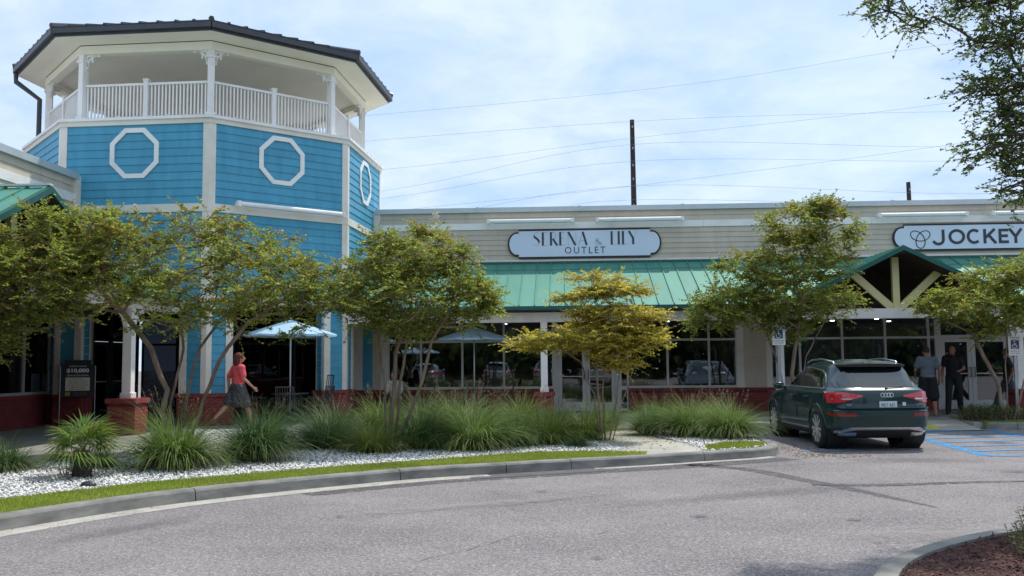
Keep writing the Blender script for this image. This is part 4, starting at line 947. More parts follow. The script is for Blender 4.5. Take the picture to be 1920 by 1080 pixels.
        for i in range(n-1): b.f += [(i*m_, (i+1)*m_, o2+(i+1)*m_, o2+i*m_), (i*m_+k, (i+1)*m_+k, o2+(i+1)*m_+k, o2+i*m_+k)]; b.mi += [0, 0]
        for j in range(k): b.f += [(j, j+1, o2+j+1, o2+j), ((n-1)*m_+j, (n-1)*m_+j+1, o2+(n-1)*m_+j+1, o2+(n-1)*m_+j)]; b.mi += [0, 0]
        return b.build(name, MT[mt] if isinstance(mt, str) else mt, parent, smooth=False, world=False)
    rf = lambda x, z: (x, rear_y(x, z), z); ff = lambda x, z: (x, front_y(x, z), z)
    # rear glass (bilinear, narrower above), spoiler, lights, plate, trims
    st = []
    for i in range(13):
        x = -.74+1.48*i/12; hi = 1.475 if abs(x) < .56 else 1.475-(abs(x)-.56)/.18*.24; st.append((x, 1.115+.01*abs(x), hi))
    shell(rf, st, 'rear_window', 'carglass', k=8, off=.008)
    sp = MB(); n = 12
    for i in range(n+1):
        x = -.60+1.2*i/n; y = rear_y(min(abs(x), .58), 1.50); y0 = y+.28
        sp.v += [(x, y0, 1.545+.045*(1-(x/.62)**2)), (x, y-.15, 1.520+.02*(1-(x/.62)**2)), (x, y-.14, 1.485), (x, y+.02, 1.475)]
    for i in range(n):
        for j in range(4): sp.f.append((i*4+j, i*4+(j+1) % 4, (i+1)*4+(j+1) % 4, (i+1)*4+j)); sp.mi.append(0 if j == 0 else 1)
    sp.f += [(0, 1, 2, 3), tuple(n*4+j for j in (3, 2, 1, 0))]; sp.mi += [1, 1]; sp.build('spoiler', [paint, MT['blackplastic']], body, world=False)
    for s in (-1, 1):
        shell(rf, [(s*x, lo, hi) for x, lo, hi in ((.885, .845, 1.035), (.80, .845, 1.035), (.70, .862, 1.032), (.58, .90, 1.02), (.46, .935, 1.0), (.36, .955, .985))], 'tail_light', 'redlens', off=.012)
        shell(lambda y, z: (s*side_x(y, z), y, z), [(y, lo, hi) for y, lo, hi in ((-2.11, .845, 1.03), (-2.02, .86, 1.03), (-1.90, .91, 1.02), (-1.80, .97, 1.0))], 'tail_light', 'redlens', off=.012)
        shell(rf, [(s*x, .905+.01*(.9-x), .93+.006*(.9-x)) for x in (.84, .7, .56)], 'light_strip', emit_none if False else 'chrome', off=.016, k=2)
        shell(rf, [(s*x, .615, .685) for x in (.90, .8, .7, .6, .5)], 'reflector', 'redlens_dark', off=.008, k=2)
        for y, kk in ((-1.38, 0), ):
            pass
        # side glazing: front door, rear door, quarter light with black pillars, chrome frame
        sf = lambda y, z: (s*side_x(y, z), y, z)
        def top(y): return float(np.interp(y, [-1.62, -1.45, -1.2, -.6, 0, .35, .62, .80], [1.20, 1.36, 1.43, 1.475, 1.475, 1.40, 1.25, 1.135]))
        shell(sf, [(y, 1.085, top(y)) for y in np.linspace(-1.62, .84, 24)], 'window_surround', 'chrome', off=.006, k=6)
        shell(sf, [(y, 1.105, top(y)-.018) for y in np.linspace(-1.60, .79, 24)], 'pillar_trim', 'blackplastic', off=.009, k=6)
        for a, c in ((-1.585, -1.22), (-1.18, -.33), (-.22, .76)): shell(sf, [(y, 1.12, top(y)-.035) for y in np.linspace(a, c, 9)], 'side_window', 'carglass', off=.012, k=5)
        # door gaps, handles, sill trim, roof rail, mirror, arch lips
        for y0 in (-1.12, -.27, .78): shell(sf, [(y0-.004+(.05 if y0 < -1 else 0), .40 if y0 > -1 else .80, 1.07), (y0+.004+(.05 if y0 < -1 else 0), .40 if y0 > -1 else .80, 1.07)], 'door_gap', 'blackplastic', off=.0015, k=6)
        for y0 in (-.98, -.13):
            h = MB(); h.tube([(s*(side_x(y0, .93)-.01), y0, .93), (s*(side_x(y0, .93)+.035), y0+.03, .932), (s*(side_x(y0, .93)+.035), y0+.17, .935), (s*(side_x(y0, .93)-.01), y0+.2, .935)], .014, 6); h.build('door_handle', paint, body, world=False)
        shell(sf, [(y, .335, .375) for y in np.linspace(-.93, .9, 8)], 'sill_trim', 'chrome', off=.014, k=2)
        shell(sf, [(y, .225, .33) for y in np.linspace(-.95, .92, 8)], 'sill_panel', 'blackplastic', off=.012, k=2)
        rl = MB(); P = [(s*(side_x(-.6+.0*u, 1.555)+.0), y, z) for u, y, z in ((0, -1.50, 1.50), (0, -1.42, 1.575), (0, -.8, 1.625), (0, -.2, 1.61), (0, .05, 1.565), (0, .1, 1.52))]; rl.tube([(p[0]*(.98), p[1], p[2]) for p in P], [.015, .02, .02, .02, .018, .012], 6); rl.build('roof_rail', MT['chrome'], body, world=False, smooth=True)
        mr = MB(); mr.ball((s*1.02, .62, 1.10), (.115, .075, .075), 12, 8); mr.tube([(s*.86, .64, 1.06), (s*.98, .62, 1.08)], .03, 6); m1 = mr.build('mirror', paint, body, world=False, smooth=True)
        mg = MB(); mg.add([(s*(1.02-.09), .552, 1.05), (s*(1.02+.09), .552, 1.06), (s*(1.02+.085), .552, 1.145), (s*(1.02-.085), .552, 1.145), (s*(1.02-.09), .562, 1.05), (s*(1.02+.09), .562, 1.06), (s*(1.02+.085), .562, 1.145), (s*(1.02-.085), .562, 1.145)], [(0,1,2,3),(7,6,5,4),(0,4,5,1),(1,5,6,2),(2,6,7,3),(3,7,4,0)]); mg.build('mirror_glass', MT['carglass'], m1, world=False)
        for y0 in AX:
            al = MB(); Q = [q for q in np.linspace(-.12, PI+.12, 22)]
            al.tube([(s*(side_x(y0+.43*math.cos(q), max(.25, WR+.43*math.sin(q)))+.0), y0+.43*math.cos(q), WR+.015+.43*math.sin(q)) for q in Q], .022, 6); al.build('arch_lip', MT['blackplastic'] if False else paint, body, world=False, smooth=True)
            li = MB(); li.lathe([(.43, s*.5), (.43, s*.86)], (0, y0, WR+.015), 28, axis='x'); li.build('arch_liner', MT['blackplastic'], body, world=False)
            # wheel
            wh = MB(); xo = s*.925; xi = s*.68; pr_ = [(.25, 0), (.27, .012), (.33, .014), (.355, -.02), (WR, -.05), (WR, -.20), (.35, -.235), (.25, -.24)]
            wh.lathe([(r, xo+s*x_) for r, x_ in pr_], (0, y0, WR), 36, axis='x'); w0 = wh.build('wheel', MT['tyre'], t, world=False, smooth=True)
            rm = MB(); rm.lathe([(.262, xo+s*.004), (.248, xo-s*.004), (.240, xo-s*.05), (.225, xo-s*.20)], (0, y0, WR), 36, axis='x'); rm.lathe([(0, xo-s*.012), (.045, xo-s*.012), (.052, xo-s*.03), (.052, xo-s*.08)], (0, y0, WR), 16, axis='x')
            for i in range(10):
                q = 2*PI*i/10; c, sn = math.cos(q), math.sin(q); off_ = .010*(1 if i % 2 else -1)
                def W(r, tq, dx): return (xo-s*dx, y0+r*c-tq*sn, WR+r*sn+tq*c)
                P = [W(.04, -.022, -.006), W(.04, .022, -.006), W(.255, .022+off_, -.012), W(.255, -.022+off_, -.012), W(.04, -.016, .04), W(.04, .016, .04), W(.25, .016+off_, .03), W(.25, -.016+off_, .03)]
                rm.add(P, [(0,1,2,3),(7,6,5,4),(0,4,5,1),(1,5,6,2),(2,6,7,3),(3,7,4,0)])
            rm.build('rim', MT['alloy'], w0, world=False)
            dk = MB(); dk.lathe([(0, xo-s*.10), (.24, xo-s*.10), (.24, xo-s*.115)], (0, y0, WR), 24, axis='x'); dk.build('brake_disc', MT['blackplastic'], w0, world=False)
    # bumper: skid plate, pipes, crease strip
    shell(rf, [(x, .735, .765) for x in np.linspace(-.86, .86, 15)], 'bumper_shelf', 'chrome' if False else paint, off=.03, k=2)
    shell(rf, [(x, .395 if abs(x) < .55 else .395-(abs(x)-.55)*.3, .43 if abs(x) < .6 else .43-(abs(x)-.6)*.35) for x in np.linspace(-.80, .80, 17)], 'skid_trim', 'chrome', off=.03, k=2)
    shell(rf, [(x, .245, .385) for x in np.linspace(-.76, .76, 13)], 'diffuser', 'blackplastic', off=.018, k=3)
    for s in (-1, 1): shell(rf, [(s*x, .29, .345) for x in (.48, .6, .74)], 'exhaust_trim', 'chrome', off=.028, k=2)
    shell(rf, [(x, .872, .882) for x in np.linspace(-.86, .86, 13)], 'tailgate_crease', 'blackplastic', off=.002, k=1)
    shell(rf, [(x, .775, .783) for x in np.linspace(-.80, .80, 13)], 'tailgate_gap', 'blackplastic', off=.002, k=1)
    for s in (-1, 1): shell(rf, [(s*.80, .785, .845), (s*.806, .785, .845)], 'tailgate_gap', 'blackplastic', off=.002, k=2)
    wp = MB(); wp.tube([(.08, rear_y(0, 1.10)-.02, 1.10), (.14, rear_y(0, 1.12)-.03, 1.125), (.42, rear_y(.4, 1.13)-.022, 1.13)], [.018, .010, .006], 6); wp.build('wiper', MT['blackplastic'], body, world=False)
    if detail:
        yp = rear_y(0, .83)-.012
        pl_ = MB(); pl_.box(-.155+.08, .155+.08, yp-.008, yp, .72+.03, .88+.0); pt = pl_.build('licence_plate', MT['plate'], t, world=False)
        add_text('plate_lettering', 'PKT 4S7', .06, MT['signtext'], pt, (0, 0, 0), width=.24, height=.055, depth=.002).location = (.08, yp-.0095, .812)
        em = MB(); ye = rear_y(0, .98)-.01
        for i in range(4):
            cx_ = -.005+i*.052; P = [(cx_+.035*math.cos(q), ye, .985+.035*math.sin(q)) for q in np.linspace(0, 2*PI, 19)]; em.tube(P, .006, 5, cap=False)
        em.build('badge', MT['chrome'], t, world=False)
        o = add_text('badge_lettering', 'Q5', .1, MT['chrome'], t, (0, 0, 0), width=.09, height=.045, depth=.006); o.location = (-.60, rear_y(.6, .82)-.012, .82)
        o = add_text('badge_lettering', 'quattro', .1, MT['chrome'], t, (0, 0, 0), width=.13, height=.03, depth=.006); o.location = (.66, rear_y(.66, .82)-.012, .82)
        st = MB(); st.box(.335, .395, yp+.0, yp+.004, .80, .86); st.build('sticker', MT['plate'], t, world=False)
        # rear seat backs seen through the glass are left out: the panes are near black
    t.rotation_euler.z = rz
    return t
car = build_car('parked_car', 'dark green SUV parked with its tail to the camera', (5.48, 19.25, 0), R(3.2), MT['carpaint'])
# the row of cars across the lot behind the viewer, mirrored in the shop windows
GRC = 'cars parked across the lot behind the viewer'
p2 = material('silver_car_paint', (.42, .43, .44), .3, coat=1, metal=.5, coord='obj')
c2 = build_car('parked_car', 'silver parked car mirrored in the window bays next to the blue tower', (-4.5, -9, 0), R(180), p2, GRC, detail=False)
for x, lb in ((-9.5, 'silver parked car mirrored in the windows of the tower arcade'), (-1.2, 'silver parked car mirrored in the window bay left of the white post'), (2.1, 'silver parked car mirrored in the shop door behind the yellowing tree'), (8.9, 'silver parked car mirrored in the window above the dark SUV')):
    c = copy_tree(c2); c.location = (x, -9+random.uniform(-.3, .3), 0); c['label'] = lb

# ------------------------------------------------------------------ people
def human(name, label, cat, loc, rz, J, skin, parts, hair=None, scale=1., face=True):
    """J: joint dict; one remeshed body plus clothing shells as children"""
    D = dict(pel=(0, 0, .95), che=(0, 0, 1.27), nec=(0, 0, 1.47), hea=(0, .02, 1.62), sL=(-.17, 0, 1.40), sR=(.17, 0, 1.40), eL=(-.23, 0, 1.13), eR=(.23, 0, 1.13), wL=(-.24, .05, .88), wR=(.24, .05, .88),
             hL=(-.09, 0, .92), hR=(.09, 0, .92), kL=(-.10, .02, .50), kR=(.10, .02, .50), aL=(-.10, 0, .09), aR=(.10, 0, .09), fL=0, fR=0)
    D.update(J); V = {k: Vector(v) for k, v in D.items() if not isinstance(v, (int, float))}
    def seg(b, p, q, r0, r1, n=14):
        p, q = Vector(p), Vector(q); k = 4
        b.tube([p.lerp(q, i/k) for i in range(k+1)], [r0+(r1-r0)*i/k for i in range(k+1)], n); b.ball(p, r0, n, 8); b.ball(q, r1, n, 8)
    def ell(b, c, r, rot=None): b.ball(c, r, 16, 10, rot=rot)
    def remesh(b, nm, mt, vox, parent=None):
        me = b.mesh(nm, mt); o = bpy.data.objects.new(nm, me); COL.objects.link(o); m_ = o.modifiers.new('r', 'REMESH'); m_.mode = 'VOXEL'; m_.voxel_size = vox
        s_ = o.modifiers.new('s', 'SMOOTH'); s_.iterations = 3; s_.factor = .5; bake(o); o.data.shade_smooth(); o.data.materials.clear(); o.data.materials.append(mt); o.parent = parent; return o
    b = MB(); up_ = (V['nec']-V['pel']).normalized()
    ell(b, V['pel'], (.155, .105, .12)); ell(b, V['che'], (.155, .105, .17)); ell(b, V['pel'].lerp(V['che'], .5), (.135, .095, .14)); seg(b, V['che'], V['nec'], .08, .055); seg(b, V['nec'], V['hea'], .052, .05)
    hd = V['hea']; fd = Vector(J.get('look', (0, 1, 0))).normalized(); sd_ = fd.cross(Vector((0, 0, 1))).normalized()
    ell(b, hd, (.075, .09, .112)); ell(b, hd+fd*.03-Vector((0, 0, .05)), (.055, .055, .055)); ell(b, hd+fd*.095-Vector((0, 0, .012)), (.013, .018, .024))
    for s in (-1, 1): ell(b, hd+sd_*.077*s-Vector((0, 0, .01)), (.012, .018, .03)); ell(b, hd+sd_*.03*s+fd*.078+Vector((0, 0, .012)), (.012, .012, .008))
    for a in 'LR':
        s = -1 if a == 'L' else 1
        seg(b, V['s'+a], V['e'+a], .048, .038); seg(b, V['e'+a], V['w'+a], .037, .025)
        d = (V['w'+a]-V['e'+a]).normalized(); w = V['w'+a]; pd = Vector((0, 1, 0)); pd = (pd-d*pd.dot(d)).normalized(); th = d.cross(pd)
        seg(b, w, w+d*.075, .026, .030); 
        for i, L_ in zip((-1.5, -.5, .5, 1.5), (.058, .070, .066, .050)):
            p0 = w+d*.085+pd*i*.017; p1 = p0+d*L_*.55+th*(-s)*.006; p2_ = p1+d*L_*.45+th*(-s)*.02; seg(b, p0, p1, .0095, .009, 8); seg(b, p1, p2_, .009, .008, 8)
        seg(b, w+d*.03+pd*.02, w+d*.075+pd*.05, .011, .009, 8)
        seg(b, V['h'+a], V['k'+a], .082, .056); seg(b, V['k'+a], V['k'+a].lerp(V['a'+a], .4), .054, .054); seg(b, V['k'+a].lerp(V['a'+a], .4), V['a'+a], .054, .036)
        seg(b, V['s'+a], V['che']+Vector((0, 0, .08)), .055, .08)
        tip = V['a'+a]+Vector(J.get('t'+a, (0, .15, -.045))); seg(b, V['a'+a]+Vector((0, -.02, -.03)), tip, .034, .026)
    body = remesh(b, name, skin, .0085); tag(body, label, cat)
    for nm, mt, fn in parts:
        b = MB(); fn(b, V, seg, ell, J); remesh(b, nm, mt, .0095, body)
    if hair:
        b = MB(); hair[1](b, V, seg, ell, fd); remesh(b, 'hair', hair[0], .010, body)
    body.location = loc; body.rotation_euler.z = rz; body.scale = (scale,)*3
    return body
def shirt(sl=.5, loose=.016, low=.9):
    def f(b, V, seg, ell, J):
        g = loose
        ell(b, V['che'], (.158+g, .108+g, .18+g)); ell(b, V['pel'].lerp(V['che'], .5), (.142+g, .105+g, .16)); ell(b, V['pel']+Vector((0, 0, .03)), (.158+g, .112+g, .12)); seg(b, V['che']+Vector((0, 0, .06)), V['nec']-Vector((0, 0, .02)), .09, .065+g*.3)
        for a in 'LR':
            e = V['s'+a].lerp(V['e'+a], min(sl, 1)); seg(b, V['s'+a], e, .056+g, .048+g); seg(b, V['s'+a], V['che']+Vector((0, 0, .08)), .062+g, .09)
            if sl > 1: seg(b, V['e'+a], V['e'+a].lerp(V['w'+a], sl-1), .044+g, .036+g*.5)
    return f
def trousers(to=1., g=.014):
    def f(b, V, seg, ell, J):
        ell(b, V['pel'], (.158+g, .11+g, .125))
        for a in 'LR':
            k = V['k'+a]
            if to <= .5: seg(b, V['h'+a], V['h'+a].lerp(k, min(1, to*2)), .09+g, .078+g*1.6)
            else: seg(b, V['h'+a], k, .088+g, .064+g); seg(b, k, k.lerp(V['a'+a], (to-.5)*2), .062+g, .050+g)
            seg(b, V['pel'], V['h'+a], .10, .09+g)
    return f
def shoes(g=.010, side='L'):
    def f(b, V, seg, ell, J):
        for a in side: seg(b, V['a'+a]+Vector((0, -.025, -.035)), V['a'+a]+Vector(J.get('t'+a, (0, .15, -.045))), .038+g, .030+g); seg(b, V['a'+a], V['a'+a]+Vector((0, -.01, -.03)), .038, .04)
    return f
def skirt(g=.03, to=.5):
    def f(b, V, seg, ell, J):
        ell(b, V['pel'], (.165+g, .125+g, .14)); c = (V['kL']+V['kR'])/2
        for a in 'LR': seg(b, V['h'+a], V['h'+a].lerp(V['k'+a], to), .10+g, .10+g)
        seg(b, V['pel'], V['pel'].lerp(c, to), .14, .13)
    return f
def long_hair(b, V, seg, ell, fd):
    h = V['hea']; ell(b, h-fd*.02+Vector((0, 0, .025)), (.095, .10, .115)); ell(b, h-fd*.06-Vector((0, 0, .06)), (.10, .065, .11)); ell(b, h-fd*.065-Vector((0, 0, .14)), (.095, .05, .09))
def short_hair(b, V, seg, ell, fd):
    h = V['hea']; ell(b, h-fd*.022+Vector((0, 0, .03)), (.082, .088, .098))
sk1 = material('skin_fair', (.52, .28, .19), .55, coord='obj'); sk2 = material('skin_tanned', (.38, .17, .11), .55, coord='obj')
cl = lambda n, c, c2_=None, s=12: material(n, c, .85, c2_, s, coord='obj', bump=1., bscale=11)
_sh = {}
def SH(n_, *a):
    if n_ not in _sh: _sh[n_] = cl(n_, *a)
    return _sh[n_]
human('person', 'woman with auburn hair in a coral red top and dark shorts walking by the tower', 'person', (-7.75, 22.05, .15), R(-52),
      dict(kL=(-.10, -.16, .53), aL=(-.09, -.43, .20), tL=(0, .04, -.13), kR=(.10, .14, .50), aR=(.10, .26, .09), eL=(-.22, -.12, 1.14), wL=(-.24, -.10, .88), eR=(.23, .03, 1.14), wR=(.22, .22, .94), look=(.2, 1, 0), hea=(.0, .03, 1.62)), sk1,
      [('blouse', cl('coral_cotton', (.75, .11, .12), (.62, .085, .09), 20), shirt(.75, .02)), ('shorts', cl('dark_patterned_cotton', (.020, .026, .030), (.10, .11, .11), 26), skirt(.022, .86)), *[('sandal', SH('tan_leather', (.20, .11, .06)), shoes(.004, side=q)) for q in 'LR']],
      (cl('auburn_hair', (.13, .036, .018), (.07, .02, .012), 30), long_hair)).scale = (1.24, 1.2, 1.0)
human('person', 'man seen from behind in a grey tee and black shorts beside the car', 'person', (9.22, 24.55, .15), R(-8),
      dict(hea=(.0, .075, 1.60), nec=(0, .03, 1.46), look=(0, 1, -.5), eL=(-.27, .05, 1.15), wL=(-.24, .24, 1.02), eR=(.27, -.03, 1.13), wR=(.29, .10, .90), kR=(.12, -.02, .50), aR=(.14, -.06, .09), kL=(-.12, .03, .5), aL=(-.13, .02, .09)), sk2,
      [('shirt', cl('grey_marl_cotton', (.15, .175, .21), (.12, .14, .17), 30), shirt(.62, .030)), ('shorts', cl('black_cotton', (.010, .010, .012)), trousers(.5, .035)), ('shoes', cl('dark_trainers', (.05, .05, .06), (.3, .3, .3), 20), shoes())],
      (cl('dark_hair', (.035, .025, .02)), short_hair), scale=1.03)
human('person', 'balding man all in black standing in front of the open shop door', 'person', (10.32, 25.7, .15), R(150),
      dict(hea=(.0, .06, 1.61), look=(.3, 1, -.3), eL=(-.26, .04, 1.15), wL=(-.20, .25, 1.10), eR=(.25, -.02, 1.13), wR=(.25, .06, .88), kR=(.11, .1, .5), aR=(.13, .18, .09), aL=(-.12, -.16, .09), kL=(-.12, -.02, .5)), sk2,
      [('shirt', cl('black_polo', (.012, .013, .016)), shirt(.55, .026)), ('trousers', cl('black_trousers', (.013, .016, .020)), trousers(1., .018)), *[('shoe', SH('black_leather', (.012, .012, .012)), shoes( side=q)) for q in 'LR']], None, scale=1.05)
human('person', 'person in blue jeans and a dark top stepping out behind the right tree', 'person', (12.05, 26.4, .15), R(70),
      dict(kL=(-.10, -.12, .52), aL=(-.09, -.42, .22), tL=(0, .05, -.12), kR=(.10, .22, .51), aR=(.10, .36, .09), eL=(-.23, -.12, 1.15), wL=(-.24, -.02, .92), eR=(.23, .10, 1.15), wR=(.22, .30, 1.05), look=(0, 1, 0)), sk2,
      [('shirt', cl('charcoal_shirt', (.03, .028, .03)), shirt(.6, .02)), ('jeans', cl('blue_denim', (.045, .10, .14), (.03, .07, .10), 25), trousers(1., .016)), *[('shoe', SH('white_trainers', (.5, .5, .5)), shoes( side=q)) for q in 'LR']],
      (cl('brown_hair', (.06, .035, .022)), short_hair))
human('person', 'seated person with long brown hair and a pale blouse behind the tree beside the window', 'person', (-4.72, 26.1, .02), R(160),
      dict(pel=(0, -.05, .60), che=(0, .0, .92), nec=(0, .03, 1.12), hea=(0, .07, 1.27), sL=(-.17, .02, 1.05), sR=(.17, .02, 1.05), eL=(-.22, .10, .80), eR=(.22, .10, .80), wL=(-.16, .32, .78), wR=(.16, .32, .78), hL=(-.09, 0, .56), hR=(.09, 0, .56), kL=(-.11, .42, .60), kR=(.11, .42, .60), aL=(-.11, .44, .20), aR=(.11, .44, .20), look=(0, 1, -.1)), sk1,
      [('blouse', cl('pale_linen', (.55, .53, .49), (.46, .44, .40), 18), shirt(.9, .03)), ('trousers', cl('dark_trousers', (.03, .035, .045)), trousers(1., .016))],
      (cl('long_brown_hair', (.13, .065, .035), (.08, .04, .022), 30), long_hair))

# ------------------------------------------------------------------ patio furniture
def umbrella(label, x, y, rimz, apexz, r, group):
    t = thing('patio_umbrella', label, 'umbrella', (x, y, .15), group); n = 8; a0 = PI/8
    b = MB(); k = 6
    for i in range(n):
        A0, A1 = a0+2*PI*i/n, a0+2*PI*(i+1)/n
        for j in range(k):
            f0, f1 = j/k, (j+1)/k
            def P(f, A, u):  # slight sag between the ribs
                rr = r*f; z = apexz-(apexz-rimz)*f**1.06; s_ = 1-.045*f*math.sin(PI*u); return Vector((x+rr*math.cos(A)*s_, y+rr*math.sin(A)*s_, z-.02*f*math.sin(PI*u)))
            for m_ in range(3):
                u0, u1 = m_/3, (m_+1)/3; Aa, Ab = A0+(A1-A0)*u0, A0+(A1-A0)*u1
                q = [P(f0, Aa, u0), P(f0, Ab, u1), P(f1, Ab, u1), P(f1, Aa, u0)]; b.add(q, [(0, 1, 2, 3)] if j else [(0, 2, 3)])
    b.build('canopy', MT['umbrella'], t, fix=False)
    vl = MB()
    for i in range(n*3):
        A0, A1 = a0+2*PI*i/(n*3), a0+2*PI*(i+1)/(n*3); s0 = 1-.045*math.sin(PI*(i % 3)/3); s1 = 1-.045*math.sin(PI*((i % 3)+1)/3) if (i % 3) < 2 else 1
        z0, z1 = rimz-.02*math.sin(PI*(i % 3)/3), rimz-(.02*math.sin(PI*((i % 3)+1)/3) if (i % 3) < 2 else 0)
        vl.add([(x+r*s0*math.cos(A0), y+r*s0*math.sin(A0), z0), (x+r*s1*math.cos(A1), y+r*s1*math.sin(A1), z1), (x+r*s1*math.cos(A1), y+r*s1*math.sin(A1), z1-.045), (x+r*s0*math.cos(A0), y+r*s0*math.sin(A0), z0-.045)], [(0, 1, 2, 3)])
    vl.build('canopy_hem', MT['umbrella'], t, fix=False)
    b = MB(); b.tube([(x, y, .15), (x, y, apexz+.05)], .02, 10); b.ball((x, y, apexz+.06), .03, 8, 6); b.build('umbrella_pole', MT['alu'], t, smooth=True)
    for i in range(n):
        A = a0+2*PI*i/n; b = MB(); b.tube([(x, y, apexz-.05), (x+r*.98*math.cos(A), y+r*.98*math.sin(A), rimz-.012)], .008, 4); b.tube([(x, y, rimz-.12), (x+r*.5*math.cos(A), y+r*.5*math.sin(A), (apexz+rimz)/2-.04)], .007, 4); b.build('rib', MT['alu'], t)
    b = MB(); b.lathe([(0, .15), (.26, .15), (.26, .18), (.06, .22), (.03, .4), (0, .4)], (x, y, 0), 20); b.build('base', MT['grey_metal'], t)
    return t
UG = 'pale blue patio umbrellas'
umbrella('pale blue patio umbrella in front of the dark tower arch', -6.92, 23.5, 2.37, 2.74, 1.17, UG)
umbrella('pale blue patio umbrella by the shop window, half behind the tree', -2.49, 26.0, 2.29, 2.60, 1.03, UG)
umbrella('pale blue patio umbrella out of the frame on the left, mirrored in the window', -7.4, 8.7, 2.15, 2.52, 1.15, UG)
def table(label, x, y, r=.46):
    t = thing('patio_table', label, 'table', (x, y, .15), 'round dark patio tables'); b = MB()
    b.lathe([(0, .86), (r, .86), (r+.01, .875), (r, .89), (0, .89)], (x, y, 0), 28); b.build('tabletop', MT['grey_metal'], t)
    for i in range(4):
        q = PI/4+i*PI/2; b = MB(); b.tube([(x+.3*math.cos(q), y+.3*math.sin(q), .86), (x+.36*math.cos(q), y+.36*math.sin(q), .15)], .015, 6); b.build('leg', MT['grey_metal'], t)
    return t
table('round dark patio table under the umbrella in the tower arch', -6.92, 23.5); table('round dark patio table under the umbrella by the shop window', -2.49, 26.0)
def chair(label, x, y, rz, high=0.):
    t = thing('patio_chair', label, 'chair', (x, y, .15), 'dark metal patio chairs'); m_ = MT['grey_metal']
    def O(b, nm): return b.build(nm, m_, t, world=False)
    H = .92+high
    b = MB()
    for i in range(6): b.box(-.21, .21, -.2+i*.072, -.2+i*.072+.055, .42, .435)
    stuff(O(b, 'seat'))
    for s in (-1, 1):
        b = MB(); b.tube([(s*.23, .23, 0), (s*.23, .20, .44), (s*.23, .20, .63), (s*.23, -.2, .65)], .013, 6); O(b, 'leg'); b = MB(); b.tube([(s*.23, -.28, 0), (s*.225, -.2, .43), (s*.215, -.32, H)], .013, 6); O(b, 'leg')
    b = MB(); b.tube([(-.215, -.32, H), (.215, -.32, H)], .013, 6)
    for i in range(7):
        x_ = -.18+i*.06; b.tube([(x_, -.2, .45), (x_, -.32, H)], .008, 4)
    O(b, 'backrest'); t.rotation_euler.z = rz; return t
chair('tall backed dark patio chair at the right side of the tower arch', -6.35, 24.2, R(155), .25)
chair('dark patio chair left of the table in the tower arch', -7.75, 23.4, R(-85))
chair('dark patio chair on the near side of the table in the tower arch', -6.75, 22.7, R(5))
chair('dark patio chair right of the table in the tower arch', -6.1, 23.2, R(75))
chair('dark patio chair left of the table by the shop window', -3.3, 25.9, R(-80))
chair('dark patio chair on the near side of the table by the shop window', -2.4, 25.25, R(8))
chair('dark patio chair right of the table by the shop window', -1.7, 26.1, R(95))
chair('dark patio chair holding the seated person beside the window', -4.72, 26.15, R(160))

# ------------------------------------------------------------------ signs on the ground
t = thing('sidewalk_sign', 'black standing sign reading $10,000 on the walkway at far left', 'sign', (-11.8, 22.3, .15))
a_ = R(22)
b = MB(); O = Vector((-11.8, 22.3, 0)); U = Vector((math.cos(a_), math.sin(a_), 0)); Nn = Vector((math.sin(a_), -math.cos(a_), 0))
def sbox(b, u0, u1, d0, d1, z0, z1): b.obox(O+U*u0+Nn*d0+Vector((0, 0, z0)), U*(u1-u0), Nn*(d1-d0), (0, 0, z1-z0))
sbox(b, -.37, .37, -.012, .012, .86, 1.66); sbox(b, -.30, .30, -.0121, .0121, 1.66, 1.76); bevel(b.build('panel', MT['black'], t), .004, 1)
for s in (-1, 1):
    b = MB(); b.tube([O+U*s*.39+Vector((0, 0, .15)), O+U*s*.39+Vector((0, 0, 1.6)), O+U*s*.33+Vector((0, 0, 1.66))], .012, 6); b.build('frame_leg', MT['galv'], t)
    b = MB(); b.tube([O+U*s*.39+Nn*.25+Vector((0, 0, .165)), O+U*s*.39-Nn*.25+Vector((0, 0, .165))], .012, 6); b.build('foot', MT['galv'], t)
mp = material('sign_paper', (.78, .70, .58), .7); mw = material('sign_white_ink', (.85, .85, .83), .6); mg_ = material('gold_ink', (.45, .28, .04), .5)
def stext(txt, w, h, z, mt, u=0, **k): p = O+U*u+Nn*.018; return add_text('lettering', txt, .1, mt, t, (p.x, p.y, z), rz=a_, width=w, height=h, depth=.002, **k)
stext('$10,000', .50, .115, 1.50, mw, bold=.004); stext('SUMMER OF SAVINGS', .38, .03, 1.61, mw); stext('DREAM VACATION GIVEAWAY', .48, .038, 1.39, mw)
b = MB(); sbox(b, -.27, .27, .0125, .0165, 1.02, 1.34); b.build('notice_panel', mp, t)
for i, (w_, tx) in enumerate(((.22, 'ENTER TO WIN'), (.42, 'SHOP TODAY AND SCAN'), (.38, 'FOR YOUR CHANCE'), (.46, 'TO WIN A DREAM TRIP'), (.30, 'SEE RULES'), (.36, 'FOR DETAILS'))): stext(tx, w_, .026, 1.305-i*.05, MT['black'])
b = MB(); sbox(b, -.27, -.16, .0125, .0165, .90, .99); b.build('gold_emblem', mg_, t)
for i in range(3): stext('LIMITED TIME ONLY', .3, .014, .975-i*.03, material('sign_grey_ink', (.25, .25, .25), .6), u=.06)
